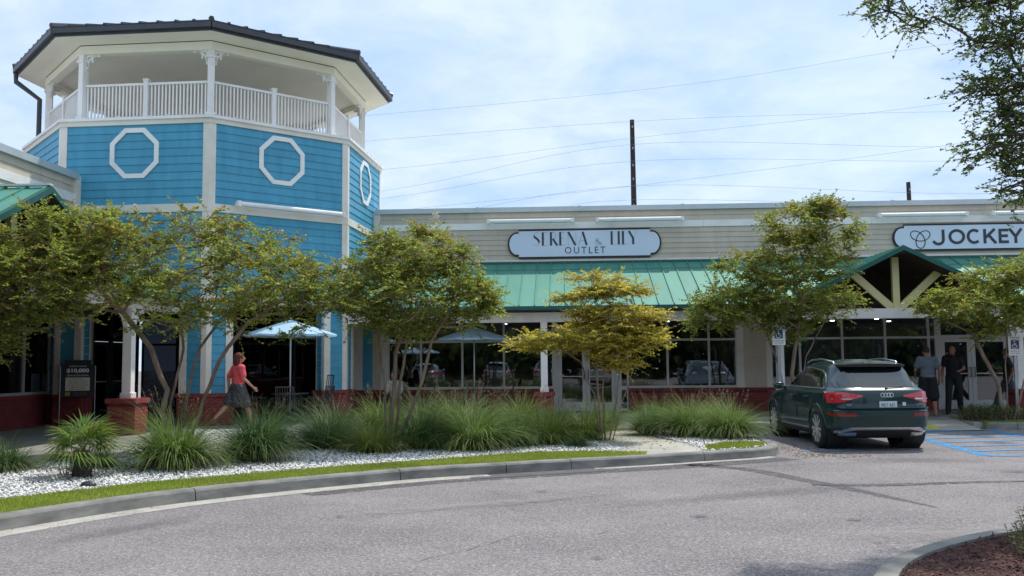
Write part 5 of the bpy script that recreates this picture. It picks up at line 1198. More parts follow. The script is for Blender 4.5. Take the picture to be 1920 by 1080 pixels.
def ada_sign(label, x, y, ztop, zb, lean=0.):
    t = thing('parking_sign', label, 'sign', (x, y, zb), 'accessible parking signs')
    b = MB(); b.box(x-.035, x+.035, y-.03, y-.015, zb, ztop); b.box(x-.035, x-.02, y-.015, y+.02, zb, ztop); b.box(x+.02, x+.035, y-.015, y+.02, zb, ztop); b.build('sign_post', MT['galv'], t)
    b = MB(); z0, z1 = ztop-.46, ztop+.0; b.box(x-.152, x+.152, y-.036, y-.0305, z0, z1); pl_ = bevel(b.build('sign_plate', MT['white'], t), .002, 1)
    b = MB(); b.box(x-.095, x+.095, y-.0385, y-.0365, z0+.155, z1-.10); b.build('blue_field', material('deep_blue_sign', (.02, .06, .16), .5), t)
    b = MB(); zz = z0+.155; S = .205
    ribbon(b, [(x-.01, zz+S*.70), (x-.005, zz+S*.42), (x+.035, zz+S*.40), (x+.055, zz+S*.16)], [.016]*4, y-.039, .0015); ribbon(b, arc(x-.012, zz+S*.32, .048, .048, 110, 330, 12), [.012]*13, y-.0395, .0015); b.ball((x-.012, y-.04, zz+S*.84), (.014, .002, .014), 8, 6); ribbon(b, [(x-.005, zz+S*.58), (x+.03, zz+S*.56)], [.012]*2, y-.0398, .0015)
    b.build('wheelchair_symbol', MT['white'], t)
    add_text('lettering', 'RESERVED', .05, MT['signtext'], t, (x, y-.038, z1-.035), width=.24, height=.03, depth=.001); add_text('lettering', 'PARKING', .05, MT['signtext'], t, (x, y-.038, z1-.075), width=.20, height=.026, depth=.001)
    add_text('lettering', '$100-$500 FINE', .05, MT['signtext'], t, (x, y-.038, z0+.10), width=.24, height=.026, depth=.001); add_text('lettering', 'VAN ACCESSIBLE', .05, MT['signtext'], t, (x, y-.038, z0+.05), width=.22, height=.022, depth=.001)
ada_sign('white and blue accessible parking sign left of the SUV, in front of the tree', 5.06, 22.55, 2.43, .14)
ada_sign('white and blue accessible parking sign at the right edge of the frame', 10.68, 23.0, 2.14, .15)

# ------------------------------------------------------------------ utility poles and wires
def upole(label, x, y, h, r=.17):
    t = thing('utility_pole', label, 'pole', (x, y, 0), 'wooden utility poles behind the shops'); b = MB(); b.tube([(x+.08, y, 0), (x+.03, y, h*.6), (x, y, h)], [r*1.35, r*1.1, r*.85], 12); b.build('shaft', MT['pole'], t)
    for i, z in enumerate((h-.5, h-1.9, h-3.0, h-3.9, h-5.6)):
        b = MB(); b.lathe([(0, -.09), (.05, -.08), (.03, -.04), (.055, 0), (.03, .04), (.04, .08), (0, .09)], (x+.0, y-r-.06, z), 10); b.build('insulator', MT['galv'], t)
    return t
upole('tall dark wooden utility pole rising behind the SERENA & LILY shop roof', 4.56, 60, 17.15)
upole('top of a dark wooden utility pole behind the JOCKEY shop roof', 21.85, 60, 12.75, .15)
# wires defined by heights at given x stations along the line behind the shops
WI = [([(-32, 16.6), (4.5, 19.0), (22.5, 21.3), (46, 24)], 'highest thin wire crossing the sky above both poles'),
      ([(-30, 13.6), (-11.5, 14.2), (4.5, 15.9), (25, 17.8), (46, 21)], 'wire rising to the right just under the top of the pole'),
      ([(-30, 11.5), (-11.5, 12.8), (4.5, 15.5), (26, 14.9), (46, 15.5)], 'wire fixed just below the pole top and sagging to the right'),
      ([(-30, 10.7), (-11.5, 12.3), (4.5, 14.4), (26, 14.0), (46, 14.5)], 'third wire down on the tall pole'),
      ([(-30, 9.6), (-11.5, 11.4), (4.5, 12.8), (24, 15.0), (46, 18)], 'wire rising to the right from the lower part of the pole'),
      ([(-30, 9.2), (-11, 10.7), (4.5, 12.8), (26, 11.9), (46, 12.3)], 'wire crossing at the lower clamp of the tall pole'),
      ([(-30, 8.6), (-4, 10.9), (4.5, 11.9), (26, 11.2), (46, 11.4)], 'lowest wire close above the shop roof'),
      ([(-30, 15.0), (4.5, 17.0), (30, 17.2), (46, 17.6)], 'faint wire meeting the very top of the tall pole')]
for P, lb in WI:
    c = catmull([(x, z) for x, z in P], 1.5); b = MB(); b.tube([(p.x, 60-.2, p.y) for p in c], .0075, 5); tag(b.build('power_line', MT['wire']), lb, 'wire', 'power lines behind the shops')

# ------------------------------------------------------------------ vegetation
def in_poly(P, poly):
    x, y = P[:, 0], P[:, 1]; ins = np.zeros(len(P), bool); n = len(poly)
    for i in range(n):
        x0, y0 = poly[i]; x1, y1 = poly[(i+1) % n]; c = ((y0 > y) != (y1 > y)) & (x < (x1-x0)*(y-y0)/((y1-y0) or 1e-9)+x0); ins ^= c
    return ins
def leaves(pos, dirs, nrm, L, W_, cols, name='t', mt='leaf', fold=True):
    """pos,dirs,nrm (n,3); diamond leaf of two triangles folded at the midrib -> quads"""
    n = len(pos); d = dirs/np.linalg.norm(dirs, axis=1, keepdims=True); s = np.cross(d, nrm); s /= np.maximum(np.linalg.norm(s, axis=1, keepdims=True), 1e-6); u = np.cross(s, d)
    L = np.broadcast_to(np.asarray(L), (n,))[:, None]; W_ = np.broadcast_to(np.asarray(W_), (n,))[:, None]
    V = np.empty((n, 4, 3)); V[:, 0] = pos; V[:, 1] = pos+d*L*.5+s*W_*.5+u*L*.08; V[:, 2] = pos+d*L-u*L*.06; V[:, 3] = pos+d*L*.5-s*W_*.5+u*L*.08
    F = np.arange(4*n).reshape(n, 4); return fast_mesh(name, V.reshape(-1, 3), F, MT[mt], cols)
def grow(trunks, clumps, r0=.02, wob=.10, seed=0):
    """trunks: lists of 3d points; clumps: targets. returns (list of branch polylines w radii)"""
    rg = np.random.default_rng(seed); nodes, par = [], []
    def addn(p, pa): nodes.append(np.array(p, float)); par.append(pa); return len(nodes)-1
    for tr in trunks:
        pa = -1
        for i, p in enumerate(tr):
            if i:
                a = np.array(tr[i-1], float); b_ = np.array(p, float); k = max(1, int(np.linalg.norm(b_-a)/.22))
                for j in range(1, k+1): pa = addn(a+(b_-a)*j/k+rg.normal(0, .008, 3), pa)
            else: pa = addn(p, -1)
    base_top = [max(q[2] for q in tr)*.55 for tr in trunks]; zmin = min(base_top); ntr = len(nodes)
    order = sorted(range(len(clumps)), key=lambda i: np.linalg.norm(np.array(clumps[i])-np.array(trunks[0][-1])))
    for i in order:
        c = np.array(clumps[i], float); A = np.array(nodes); d = np.linalg.norm(A-c, axis=1)+np.where(A[:, 2] > c[2]+.05, .6, 0)+np.where(A[:, 2] < zmin, 5, 0); j = int(np.argmin(d)); a = A[j]; L = np.linalg.norm(c-a); k = max(1, int(L/.18)); pa = j
        off = rg.normal(0, wob*L, 3); off[2] = abs(off[2])*-.3
        for m_ in range(1, k+1): f = m_/k; pa = addn(a+(c-a)*f+off*math.sin(PI*f)*.6+rg.normal(0, .012, 3)*(f < 1), pa)
    n = len(nodes); w = np.zeros(n); ch = [[] for _ in range(n)]
    for i, p in enumerate(par):
        if p >= 0: ch[p].append(i)
    for i in range(n-1, -1, -1):
        w[i] = max(1., sum(w[c] for c in ch[i])) if ch[i] else 1.
    rad = r0*.28*w**.42; out_ = []
    st = [i for i in range(n) if par[i] < 0]
    for s in st:
        stack = [(s, None)]
        while stack:
            i, pr = stack.pop(); pl_ = ([nodes[pr]] if pr is not None else [])+[nodes[i]]; rr = ([min(rad[pr], rad[i]*1.25)] if pr is not None else [])+[rad[i]]
            cur = i
            while ch[cur]:
                big = max(ch[cur], key=lambda c: w[c])
                for c in ch[cur]:
                    if c != big: stack.append((c, cur))
                pl_.append(nodes[big]); rr.append(rad[big]); cur = big
            out_.append((pl_, rr))
    return out_
def crape(name, label, cat, trunks, blobs, nclump, palette, r0=.03, leafL=.060, twigs=12, per=16, seed=0, bark='bark', flat=.45, spread=.38, group=None, dens=1.45, lw=.52, nj=.7, grw=1.14):
    """blobs: (cx,cy,cz,rx,ry,rz,weight) crown lobes; leaves hang on short twigs round clump centres"""
    rg = np.random.default_rng(seed); nclump = int(nclump*dens); W_ = np.array([b_[6] for b_ in blobs]); W_ = W_/W_.sum(); C_ = []
    while len(C_) < nclump:
        b_ = blobs[rg.choice(len(blobs), p=W_)]; v = rg.normal(0, 1, 3); v /= np.linalg.norm(v); r = rg.uniform(.25, 1)**.5; p = np.array(b_[:3])+v*r*np.array(b_[3:6])*grw
        if all(np.linalg.norm(p-q) > .07 for q in C_): C_.append(p)
    root = thing(name, label, cat, trunks[0][0], group)
    br = grow(trunks, C_, r0, .14, seed); b = MB()
    for pl_, rr in br: b.tube(pl_, rr, 7 if max(rr) > .02 else 4, cap=False)
    # twig tubes
    C_ = np.array(C_); n = len(C_); P, D, Nn_, K = [], [], [], []
    tone = rg.uniform(0, 1, n)
    for i in range(n):
        for k in range(twigs):
            az = rg.uniform(0, 2*PI); el = rg.normal(.15, flat); d = np.array([math.cos(az)*math.cos(el), math.sin(az)*math.cos(el), math.sin(el)]); L = spread*rg.uniform(.5, 1.25); e = C_[i]+d*L+np.array([0, 0, -.12*L])
            b.tube([C_[i], C_[i]+d*L*.5, e], [.004, .003, .0015], 3, cap=False)
            f = rg.uniform(.12, 1.05, per); f.sort(); base = C_[i]+np.outer(f, d*L); base[:, 2] -= .12*L*f**2; sd_ = np.where(np.arange(per) % 2, 1, -1)[:, None]
            s = np.array([-d[1], d[0], 0]); s /= max(np.linalg.norm(s), 1e-6); dd = d*.55+s*sd_*.8+rg.normal(0, .28, (per, 3)); nn_ = np.array([0, 0, 1.])+rg.normal(0, nj, (per, 3))
            P.append(base); D.append(dd); Nn_.append(nn_); K.append(np.full(per, tone[i]))
    P, D, Nn_, K = np.concatenate(P), np.concatenate(D), np.concatenate(Nn_), np.concatenate(K); m_ = len(P)
    pal = np.array(palette['green']); acc = np.array(palette['accent']); zr = (P[:, 2]-P[:, 2].min())/np.ptp(P[:, 2])
    idx = rg.integers(0, len(pal), m_); cols = pal[idx]*rg.uniform(.75, 1.25, (m_, 1))
    # whole sprays turn rust or yellow, mostly near the outside and top of the crown
    pa = palette['pa']*np.where(K > .62, 1.9, .35)*(.4+zr*1.2); turn = rg.uniform(0, 1, m_) < pa; cols[turn] = acc[rg.integers(0, len(acc), turn.sum())]*rg.uniform(.75, 1.2, (turn.sum(), 1))
    base = wloc(root); P = P-np.array(base)
    tr = b.build('trunk', MT[bark], root, smooth=True, fix=False)
    linkobj('crown', leaves(P, D, Nn_, leafL*rg.uniform(.7, 1.25, m_), leafL*lw*rg.uniform(.8, 1.2, m_), cols, 'crown'), root)
    return root, C_
GREEN = dict(green=[(.24, .31, .038), (.31, .38, .045), (.17, .24, .042), (.39, .43, .06), (.47, .50, .10), (.18, .25, .07)], accent=[(.42, .26, .03), (.38, .31, .04), (.32, .16, .03), (.45, .38, .07)], pa=.17)
YELL = dict(green=[(.68, .56, .07), (.56, .50, .08), (.74, .62, .11), (.42, .44, .07), (.64, .52, .07)], accent=[(.56, .40, .04), (.30, .37, .07)], pa=.25)
TG = 'crape myrtles in the planting beds'
# px helper values are baked: tree 1 stands around x -6.7, y 15.6 with four stems
crape('crape_myrtle', 'large spreading crape myrtle with twisted bare stems left of the woman', 'tree',
      [[(-6.78, 15.55, .12), (-6.72, 15.6, 1.2), (-6.95, 15.5, 1.9), (-7.35, 15.3, 2.5), (-7.7, 15.1, 2.9)], [(-6.62, 15.6, .12), (-6.66, 15.65, 1.0), (-6.45, 15.7, 1.9), (-6.6, 15.8, 2.7), (-6.7, 15.9, 3.2)],
       [(-6.5, 15.65, .12), (-6.42, 15.75, 1.1), (-6.2, 15.7, 1.9), (-5.7, 15.6, 2.5), (-5.2, 15.5, 2.9)], [(-6.35, 15.5, .12), (-5.98, 15.4, 1.05), (-5.7, 15.3, 1.7), (-5.2, 15.2, 2.3), (-4.6, 15.3, 2.7)]],
      [(-6.5, 15.6, 3.15, 1.35, 1.2, .95, 3), (-5.35, 15.5, 2.95, 1.05, 1.1, .75, 2.2), (-4.5, 15.5, 2.75, .75, .9, .62, 1.4), (-3.85, 15.6, 2.8, .5, .7, .42, .8), (-7.6, 15.1, 3.0, .85, .9, .85, 1.7), (-6.2, 15.8, 4.0, .7, .6, .22, .6), (-7.4, 15.5, 3.7, .6, .6, .4, .6), (-4.9, 15.6, 3.65, .45, .5, .2, .35), (-7.9, 15.1, 3.85, .7, .5, .36, 1.3), (-8.5, 15.1, 3.9, .35, .4, .25, .5)],
      180, GREEN, r0=.030, seed=3, group=TG)
crape('crape_myrtle', 'crape myrtle crown reaching in over the left edge of the frame', 'tree',
      [[(-9.6, 14.6, .12), (-9.5, 14.6, 1.2), (-9.2, 14.5, 2.2), (-8.9, 14.5, 2.9)], [(-9.75, 14.7, .12), (-9.8, 14.8, 1.3), (-10.2, 14.8, 2.4), (-10.5, 14.9, 3.0)]],
      [(-9.0, 14.5, 2.95, 1.15, 1.0, .8, 2), (-10.2, 14.7, 2.9, 1.1, 1.0, .8, 1.5), (-8.3, 14.4, 3.1, .7, .7, .65, 1.3), (-8.35, 14.3, 3.95, .25, .3, .25, .2), (-8.9, 14.2, 2.1, .35, .4, .45, .4)],
      120, GREEN, seed=5, group=TG)
crape('crape_myrtle', 'crape myrtle with a rounded crown and white blossom tips left of the sign', 'tree',
      [[(-3.05, 16.35, .12), (-3.0, 16.4, 1.0), (-2.95, 16.4, 1.8), (-2.7, 16.5, 2.6)], [(-2.98, 16.4, .12), (-2.9, 16.45, 1.1), (-2.75, 16.4, 2.0), (-2.3, 16.4, 2.7)], [(-3.12, 16.4, .12), (-3.15, 16.4, 1.3), (-3.3, 16.5, 2.1), (-3.5, 16.5, 2.7)], [(-2.95, 16.3, .12), (-2.45, 16.2, 1.3), (-2.3, 16.2, 2.0), (-2.0, 16.3, 2.5)]],
      [(-2.6, 16.4, 2.75, 1.25, 1.1, .62, 3), (-2.6, 16.5, 3.45, .95, .9, .5, 2), (-3.4, 16.4, 3.0, .6, .8, .5, 1), (-1.65, 16.4, 2.85, .5, .6, .3, .9), (-2.75, 16.4, 2.35, .55, .6, .25, .6), (-2.3, 16.5, 3.95, .4, .4, .15, .3)],
      140, GREEN, seed=8, group=TG)
crape('crape_myrtle', 'small yellowing crape myrtle with layered sprays in front of the shop door', 'tree',
      [[(.65, 17.85, .12), (.55, 17.85, 1.0), (.3, 17.8, 1.6), (-.1, 17.7, 1.9)], [(.75, 17.9, .12), (.72, 17.9, 1.0), (.75, 17.9, 1.8), (.8, 17.9, 2.5)], [(.82, 17.9, .12), (.98, 17.9, .9), (1.05, 17.9, 1.6), (1.4, 17.9, 2.1)], [(.7, 17.8, .12), (.62, 17.7, .9), (.58, 17.7, 1.7), (.4, 17.7, 2.2)], [(.88, 17.85, .12), (1.1, 17.8, .95), (1.35, 17.8, 1.6), (1.7, 17.8, 1.95)]],
      [(.5, 17.8, 2.08, 1.12, .8, .24, 2.6), (1.05, 17.8, 2.45, .78, .7, .20, 1.6), (-.3, 17.7, 1.98, .62, .5, .16, 1.0), (.2, 17.8, 2.85, .40, .45, .09, .6), (.95, 17.8, 2.92, .48, .45, .13, .8), (1.35, 17.8, 2.0, .48, .5, .22, .9), (.95, 17.8, 1.65, .38, .35, .2, .6), (.65, 17.8, 3.18, .38, .3, .06, .4)],
      125, YELL, leafL=.055, r0=.020, seed=12, flat=.22, group=TG, per=16, dens=1.8, nj=.6)
crape('crape_myrtle', 'tall crape myrtle with arching top behind the parked SUV', 'tree',
      [[(5.42, 22.7, .12), (5.40, 22.7, 1.3), (5.5, 22.7, 2.2), (5.7, 22.7, 3.0)], [(5.32, 22.8, .12), (5.1, 22.8, 1.5), (4.8, 22.7, 2.3), (4.3, 22.6, 2.9)], [(5.5, 22.75, .12), (5.75, 22.8, 1.7), (6.2, 22.8, 2.5), (6.6, 22.8, 3.1)]],
      [(5.4, 22.6, 3.1, 1.58, 1.1, .62, 3), (4.2, 22.5, 2.95, .95, .9, .5, 1.5), (3.5, 22.4, 2.75, .65, .7, .35, .9), (5.5, 22.7, 4.0, 1.25, 1.0, .6, 2), (5.6, 22.7, 4.8, .8, .7, .5, 1.2), (6.3, 22.7, 5.15, .5, .4, .25, .55), (4.4, 22.6, 3.9, .7, .7, .35, .8), (6.85, 22.7, 4.5, .3, .35, .25, .3), (5.3, 22.7, 2.4, .5, .5, .3, .5)],
      200, GREEN, leafL=.068, seed=17, group=TG, r0=.026)
crape('crape_myrtle', 'crape myrtle with drooping crown beside the right accessible parking sign', 'tree',
      [[(10.35, 22.9, .15), (10.2, 22.9, 1.1), (9.9, 22.9, 1.7), (9.7, 22.9, 2.2)], [(10.45, 22.95, .15), (10.45, 23.0, 1.2), (10.5, 23.0, 2.0), (10.5, 23.0, 2.6)], [(10.55, 22.9, .15), (10.9, 22.9, 1.3), (11.3, 22.9, 2.0), (11.7, 22.9, 2.5)]],
      [(10.3, 22.8, 2.85, 1.45, 1.1, .5, 3), (9.2, 22.7, 2.85, .75, .8, .35, 1.3), (11.3, 22.8, 3.0, 1.0, 1.0, .7, 2), (10.2, 22.8, 3.5, .8, .8, .35, 1.2), (10.9, 22.8, 3.75, .6, .6, .3, .7), (9.9, 22.7, 2.15, .4, .5, .3, .5)],
      130, GREEN, leafL=.068, seed=23, group=TG)
# white blossom panicles on two of the myrtles
def blossom(label, c, h, lean):
    rg = np.random.default_rng(int(abs(c[0])*100)); n = 260; f = rg.uniform(0, 1, n); r = .075*(1-f)**.7; a = rg.uniform(0, 2*PI, n); P = np.stack([np.cos(a)*r+lean*f, np.sin(a)*r, f*h], -1)+rg.normal(0, .008, (n, 3))
    o = linkobj('blossom', leaves(P, rg.normal(0, 1, (n, 3)), rg.normal(0, 1, (n, 3)), .022, .02, np.tile((.72, .70, .60), (n, 1)), 'blossom', 'stone'), None, c); tag(o, label, 'flower', 'white crape myrtle blossoms'); return o
blossom('white blossom spike standing highest above the tree left of the sign', (-2.28, 16.45, 4.15), .20, .05)
blossom('small white blossom low on the left of the tree beside the blue tower', (-3.07, 16.3, 3.78), .14, -.02)
blossom('white blossom on top of the big tree in front of the blue tower', (-7.35, 15.6, 4.25), .12, .03)
# overhanging oak at the top right, its trunk outside the frame
OAK = dict(green=[(.10, .16, .04), (.14, .21, .045), (.18, .25, .05), (.28, .34, .08), (.10, .16, .05)], accent=[(.12, .08, .035), (.16, .13, .04)], pa=.12)
crape('oak_tree', 'dark leaved oak whose loose branches hang in at the top right corner', 'tree',
      [[(7.6, 8.9, 0), (7.4, 9.0, 2.2), (7.0, 9.2, 3.6), (6.3, 9.4, 4.6), (5.3, 9.5, 5.3), (4.5, 9.5, 5.45)], [(7.6, 8.9, 0), (7.4, 9.0, 2.2), (6.6, 9.3, 3.2), (5.7, 9.5, 3.85), (5.0, 9.5, 4.2)], [(7.6, 8.9, 0), (7.3, 9.1, 2.0), (6.3, 9.3, 2.6), (5.4, 9.4, 2.9)]],
      [(4.35, 9.5, 5.35, .55, .5, .22, 1.3), (3.7, 9.5, 5.42, .35, .4, .12, .5), (3.25, 9.5, 5.22, .22, .3, .10, .35), (3.62, 9.5, 5.0, .14, .3, .08, .16), (4.45, 9.5, 4.85, .3, .4, .2, .6), (4.35, 9.5, 4.35, .34, .35, .14, .5), (4.6, 9.5, 4.05, .25, .35, .2, .6), (4.15, 9.5, 3.72, .24, .35, .14, .35), (4.6, 9.5, 3.62, .28, .4, .22, .8), (4.55, 9.5, 3.30, .14, .4, .12, .25), (5.9, 9.4, 4.6, .9, .8, .9, 3.4), (6.6, 9.3, 3.6, .8, .8, .8, 2.0)],
      170, OAK, r0=.022, leafL=.050, twigs=6, per=10, seed=31, bark='bark_dark', spread=.28, flat=.6, lw=.52, dens=2.6, grw=1.0)

# ornamental grass clumps
def grass_clump(seed, n=800, H=.78, spread=1.0, pal=None, thatch=.22, plumes=12, bw=.011):
    rg = np.random.default_rng(seed); az = rg.uniform(0, 2*PI, n); gk = rg.integers(0, 9, n); ga = rg.uniform(0, 2*PI, 9); gl = rg.uniform(.75, 1.25, 9); az = np.where(rg.uniform(0, 1, n) < .55, ga[gk]+rg.normal(0, .45, n), az); lean = rg.uniform(.05, 1.6, n)*spread; L = H*rg.uniform(.5, 1.3, n)*gl[gk]
    br_ = .20*np.sqrt(rg.uniform(0, 1, n)); ba = az+rg.normal(0, .7, n); B = np.stack([np.cos(ba)*br_, np.sin(ba)*br_, np.zeros(n)], -1)
    th = rg.uniform(0, 1, n) < thatch; lean[th] = rg.uniform(1.0, 1.6, th.sum()); L[th] *= .62
    k = 5; V = np.empty((n, k+1, 2, 3)); out_ = np.stack([np.cos(az), np.sin(az), np.zeros(n)], -1); sd_ = np.stack([-np.sin(az), np.cos(az), np.zeros(n)], -1); pos = B.copy(); a = lean*.38; tw = rg.normal(0, .5, n); sd2 = sd_*np.cos(tw)[:, None]+np.array([0, 0, 1])*np.sin(tw)[:, None]*.5
    for j in range(k+1):
        w = bw*(1-(j/k)**1.6)+.0012; V[:, j, 0] = pos+sd2*w/2; V[:, j, 1] = pos-sd2*w/2
        step = (L/k)[:, None]; pos = pos+step*(out_*np.sin(a)[:, None]+np.array([0, 0, 1])*np.cos(a)[:, None]); a = a+lean*.30+.075*j; pos[:, 2] = np.maximum(pos[:, 2], .015)
    idx = np.arange(n)[:, None]*(2*(k+1))+np.arange(k)[None, :]*2; F = np.stack([idx, idx+1, idx+3, idx+2], -1).reshape(-1, 4)
    pal = np.array(pal if pal is not None else [(.15, .235, .055), (.19, .28, .06), (.12, .20, .055), (.26, .33, .09)]); c = pal[rg.integers(0, len(pal), n)]*rg.uniform(.75, 1.25, (n, 1)); c[th] = np.array((.17, .125, .065))*rg.uniform(.6, 1.2, (th.sum(), 1))
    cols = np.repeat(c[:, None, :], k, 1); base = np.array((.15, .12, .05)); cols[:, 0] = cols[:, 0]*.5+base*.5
    Vv = V.reshape(-1, 3); cols = cols.reshape(-1, 3)
    if plumes:
        m_ = plumes; az = rg.uniform(0, 2*PI, m_); ln = rg.uniform(.1, .45, m_); PV, PF, PC = [], [], []; o = len(Vv)
        for i in range(m_):
            d = np.array([math.cos(az[i])*math.sin(ln[i]), math.sin(az[i])*math.sin(ln[i]), math.cos(ln[i])]); s = np.array([-math.sin(az[i]), math.cos(az[i]), 0]); L_ = H*rg.uniform(1.15, 1.5)
            for j in range(4):
                p0, p1 = d*L_*j/4, d*L_*(j+1)/4; w = .004; q = [p0-s*w/2, p0+s*w/2, p1+s*w/2, p1-s*w/2]; PV += q; PF.append([o, o+1, o+2, o+3]); PC.append((.20, .14, .09)); o += 4
            for j in range(16):
                f = rg.uniform(.72, 1.02); p = d*L_*f; e = rg.normal(0, .03, 3)+d*.04; s2 = np.cross(e, d); s2 = s2/max(np.linalg.norm(s2), 1e-6)*.0025; PV += [p-s2, p+s2, p+e+s2, p+e-s2]; PF.append([o, o+1, o+2, o+3]); PC.append((.26, .17, .13)); o += 4
        Vv = np.concatenate([Vv, np.array(PV)]); F = np.concatenate([F, np.array(PF)]); cols = np.concatenate([cols, np.array(PC)])
    return fast_mesh('grass_blades', Vv, F, MT['blade'], cols)
palG = None; palY = [(.26, .34, .06), (.31, .38, .07), (.19, .27, .055), (.36, .41, .11)]; palD = [(.11, .19, .06), (.14, .22, .07), (.09, .16, .055)]
CM = [grass_clump(1, 2400, 1.12, 1.0), grass_clump(2, 2000, 1.12, .95, palD), grass_clump(3, 1700, 1.0, 1.0, palY), grass_clump(4, 2000, 1.2, .95, None, .22, 16), grass_clump(5, 1600, .8, 1.2, palD, .3, 0)]
GGP = 'fountain grass clumps in the white gravel bed'
clumps = [(-5.60, 13.35, .95, 0, 'broad grass clump at the foot of the big tree, right of the palm'), (-4.75, 14.35, .90, 1, 'grass clump just below the walking woman'), (-6.75, 13.4, .55, 4, 'low dark grass clump right behind the palm'),
    (-7.95, 13.1, .8, 4, 'grass clump cut by the left edge of the frame'), (-4.15, 16.3, .85, 1, 'grass clump below the patio umbrella in the tower arch'), (-3.2, 15.6, .72, 2, 'yellow green grass clump left of the myrtle with white blossom tips'),
    (-2.5, 16.3, .95, 1, 'dark grass clump right of the myrtle with white blossom tips'), (-1.55, 16.1, 1.05, 0, 'tall full grass clump below the second umbrella'), (-.85, 16.8, .85, 4, 'dark low mounded grass clump left of the brick pier'),
    (-.35, 17.2, .85, 2, 'narrow yellow green grass clump below the white post'), (.35, 18.0, .80, 2, 'bright grass clump at the foot of the yellowing myrtle'), (1.65, 19.2, .72, 1, 'darker grass clump right of the yellowing myrtle'),
    (2.45, 18.7, .86, 3, 'tall grass clump with feathery tips in the middle of the right bed'), (3.15, 18.3, .86, 0, 'large spraying grass clump closest to the SUV'), (3.15, 20.4, .75, 2, 'pale green grass clump behind the one closest to the SUV'),
    (-3.6, 18.2, 1.0, 0, 'back row grass clump left of the myrtle with white blossom tips'), (-2.9, 19.4, 1.0, 1, 'back row grass clump straight behind the white tipped myrtle'), (-1.9, 18.6, .9, 0, 'back row grass clump in front of the brick sill'), (-.9, 19.3, .85, 3, 'back row grass clump left of the garden path'), (2.0, 20.8, .8, 0, 'back row grass clump under the right window bays'), (-5.3, 16.6, .7, 1, 'back row grass clump behind the leaning stem of the big tree'), (.25, 16.5, .4, 4, 'small tuft beside the garden path'), (-4.3, 17.6, .9, 1, 'back row grass clump behind the one under the tower arch'), (-.2, 18.5, .8, 1, 'back row grass clump just left of the garden path'), (-5.2, 15.3, .75, 4, 'low grass mound between the big tree and the clump below the woman'), (2.9, 19.6, .78, 0, 'back row grass clump behind the large spraying one'), (-2.0, 17.4, .9, 3, 'middle row grass clump between the dark one and the tall full one'), (.9, 20.6, .7, 1, 'back row grass clump just in front of the shop doors')]
for i, (x, y, s, k, lb) in enumerate(clumps):
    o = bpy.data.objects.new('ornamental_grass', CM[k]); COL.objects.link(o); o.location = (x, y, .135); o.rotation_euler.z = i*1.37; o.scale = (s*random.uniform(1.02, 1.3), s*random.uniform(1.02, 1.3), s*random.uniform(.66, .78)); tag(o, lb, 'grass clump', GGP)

# fan palm
pal = thing('dwarf_palm', 'small fan palm with a dark shaggy trunk in the white gravel', 'palm', (-6.42, 12.3, .12))
b = MB(); b.tube([(-6.42, 12.3, .1), (-6.42, 12.3, .25), (-6.42, 12.3, .50)], [.105, .13, .10], 12)
for i in range(90):
    a = random.uniform(0, 2*PI); z = random.uniform(.12, .5); r = .12; p = Vector((-6.42+r*math.cos(a), 12.3+r*math.sin(a), z)); q = p+Vector((.04*math.cos(a), .04*math.sin(a), .06)); w = Vector((-math.sin(a), math.cos(a), 0))*.014; b.add([p-w, p+w, q], [(0, 1, 2)])
b.build('palm_trunk', MT['bark_dark'], pal, fix=False)
frond_V = []
for i in range(30):
    a = i*2.39996+random.uniform(-.2, .2); el = R(random.choice([-14, -4, 10, 26, 42, 60, 76])+random.uniform(-6, 6)); d = Vector((math.cos(a)*math.cos(el), math.sin(a)*math.cos(el), math.sin(el))); s = Vector((-math.sin(a), math.cos(a), 0)); u = s.cross(d)*-1 if s.cross(d).z < 0 else s.cross(d)
    st_ = random.uniform(.18, .32); o0 = Vector((-6.42, 12.3, .50))-wloc(pal); hub = o0+d*st_; V_, F_, Cc = [], [], []
    def quad(p0, p1, p2, p3, c): k = len(V_); V_.extend([p0, p1, p2, p3]); F_.append((k, k+1, k+2, k+3)); Cc.append(c)
    quad(o0-s*.007, o0+s*.007, hub+s*.005, hub-s*.005, (.12, .16, .05)); nl = 17; base = random.choice([(.19, .27, .05), (.15, .22, .045), (.25, .31, .07), (.11, .18, .045)])
    for j in range(nl):
        t_ = R(-105+210*j/(nl-1)); L_ = .43*(1-.25*abs(t_)/2)*random.uniform(.88, 1.08); dd = (d*math.cos(t_)+s*math.sin(t_)+u*.10*math.cos(t_*2)).normalized(); w = (s*math.cos(t_)-d*math.sin(t_))*.013; mid = hub+dd*L_*.55+u*.015; tip = hub+dd*L_-u*.03-Vector((0, 0, .05*L_/.34)); c = tuple(x*random.uniform(.8, 1.25) for x in base)
        quad(hub, mid-w, tip, mid+w*.1, c); quad(hub, mid+w*.1, tip, mid+w, tuple(x*.92 for x in c))
    linkobj('frond', fast_mesh('frond', np.array([tuple(v) for v in V_]), np.array(F_), MT['blade'], np.array(Cc)), pal)

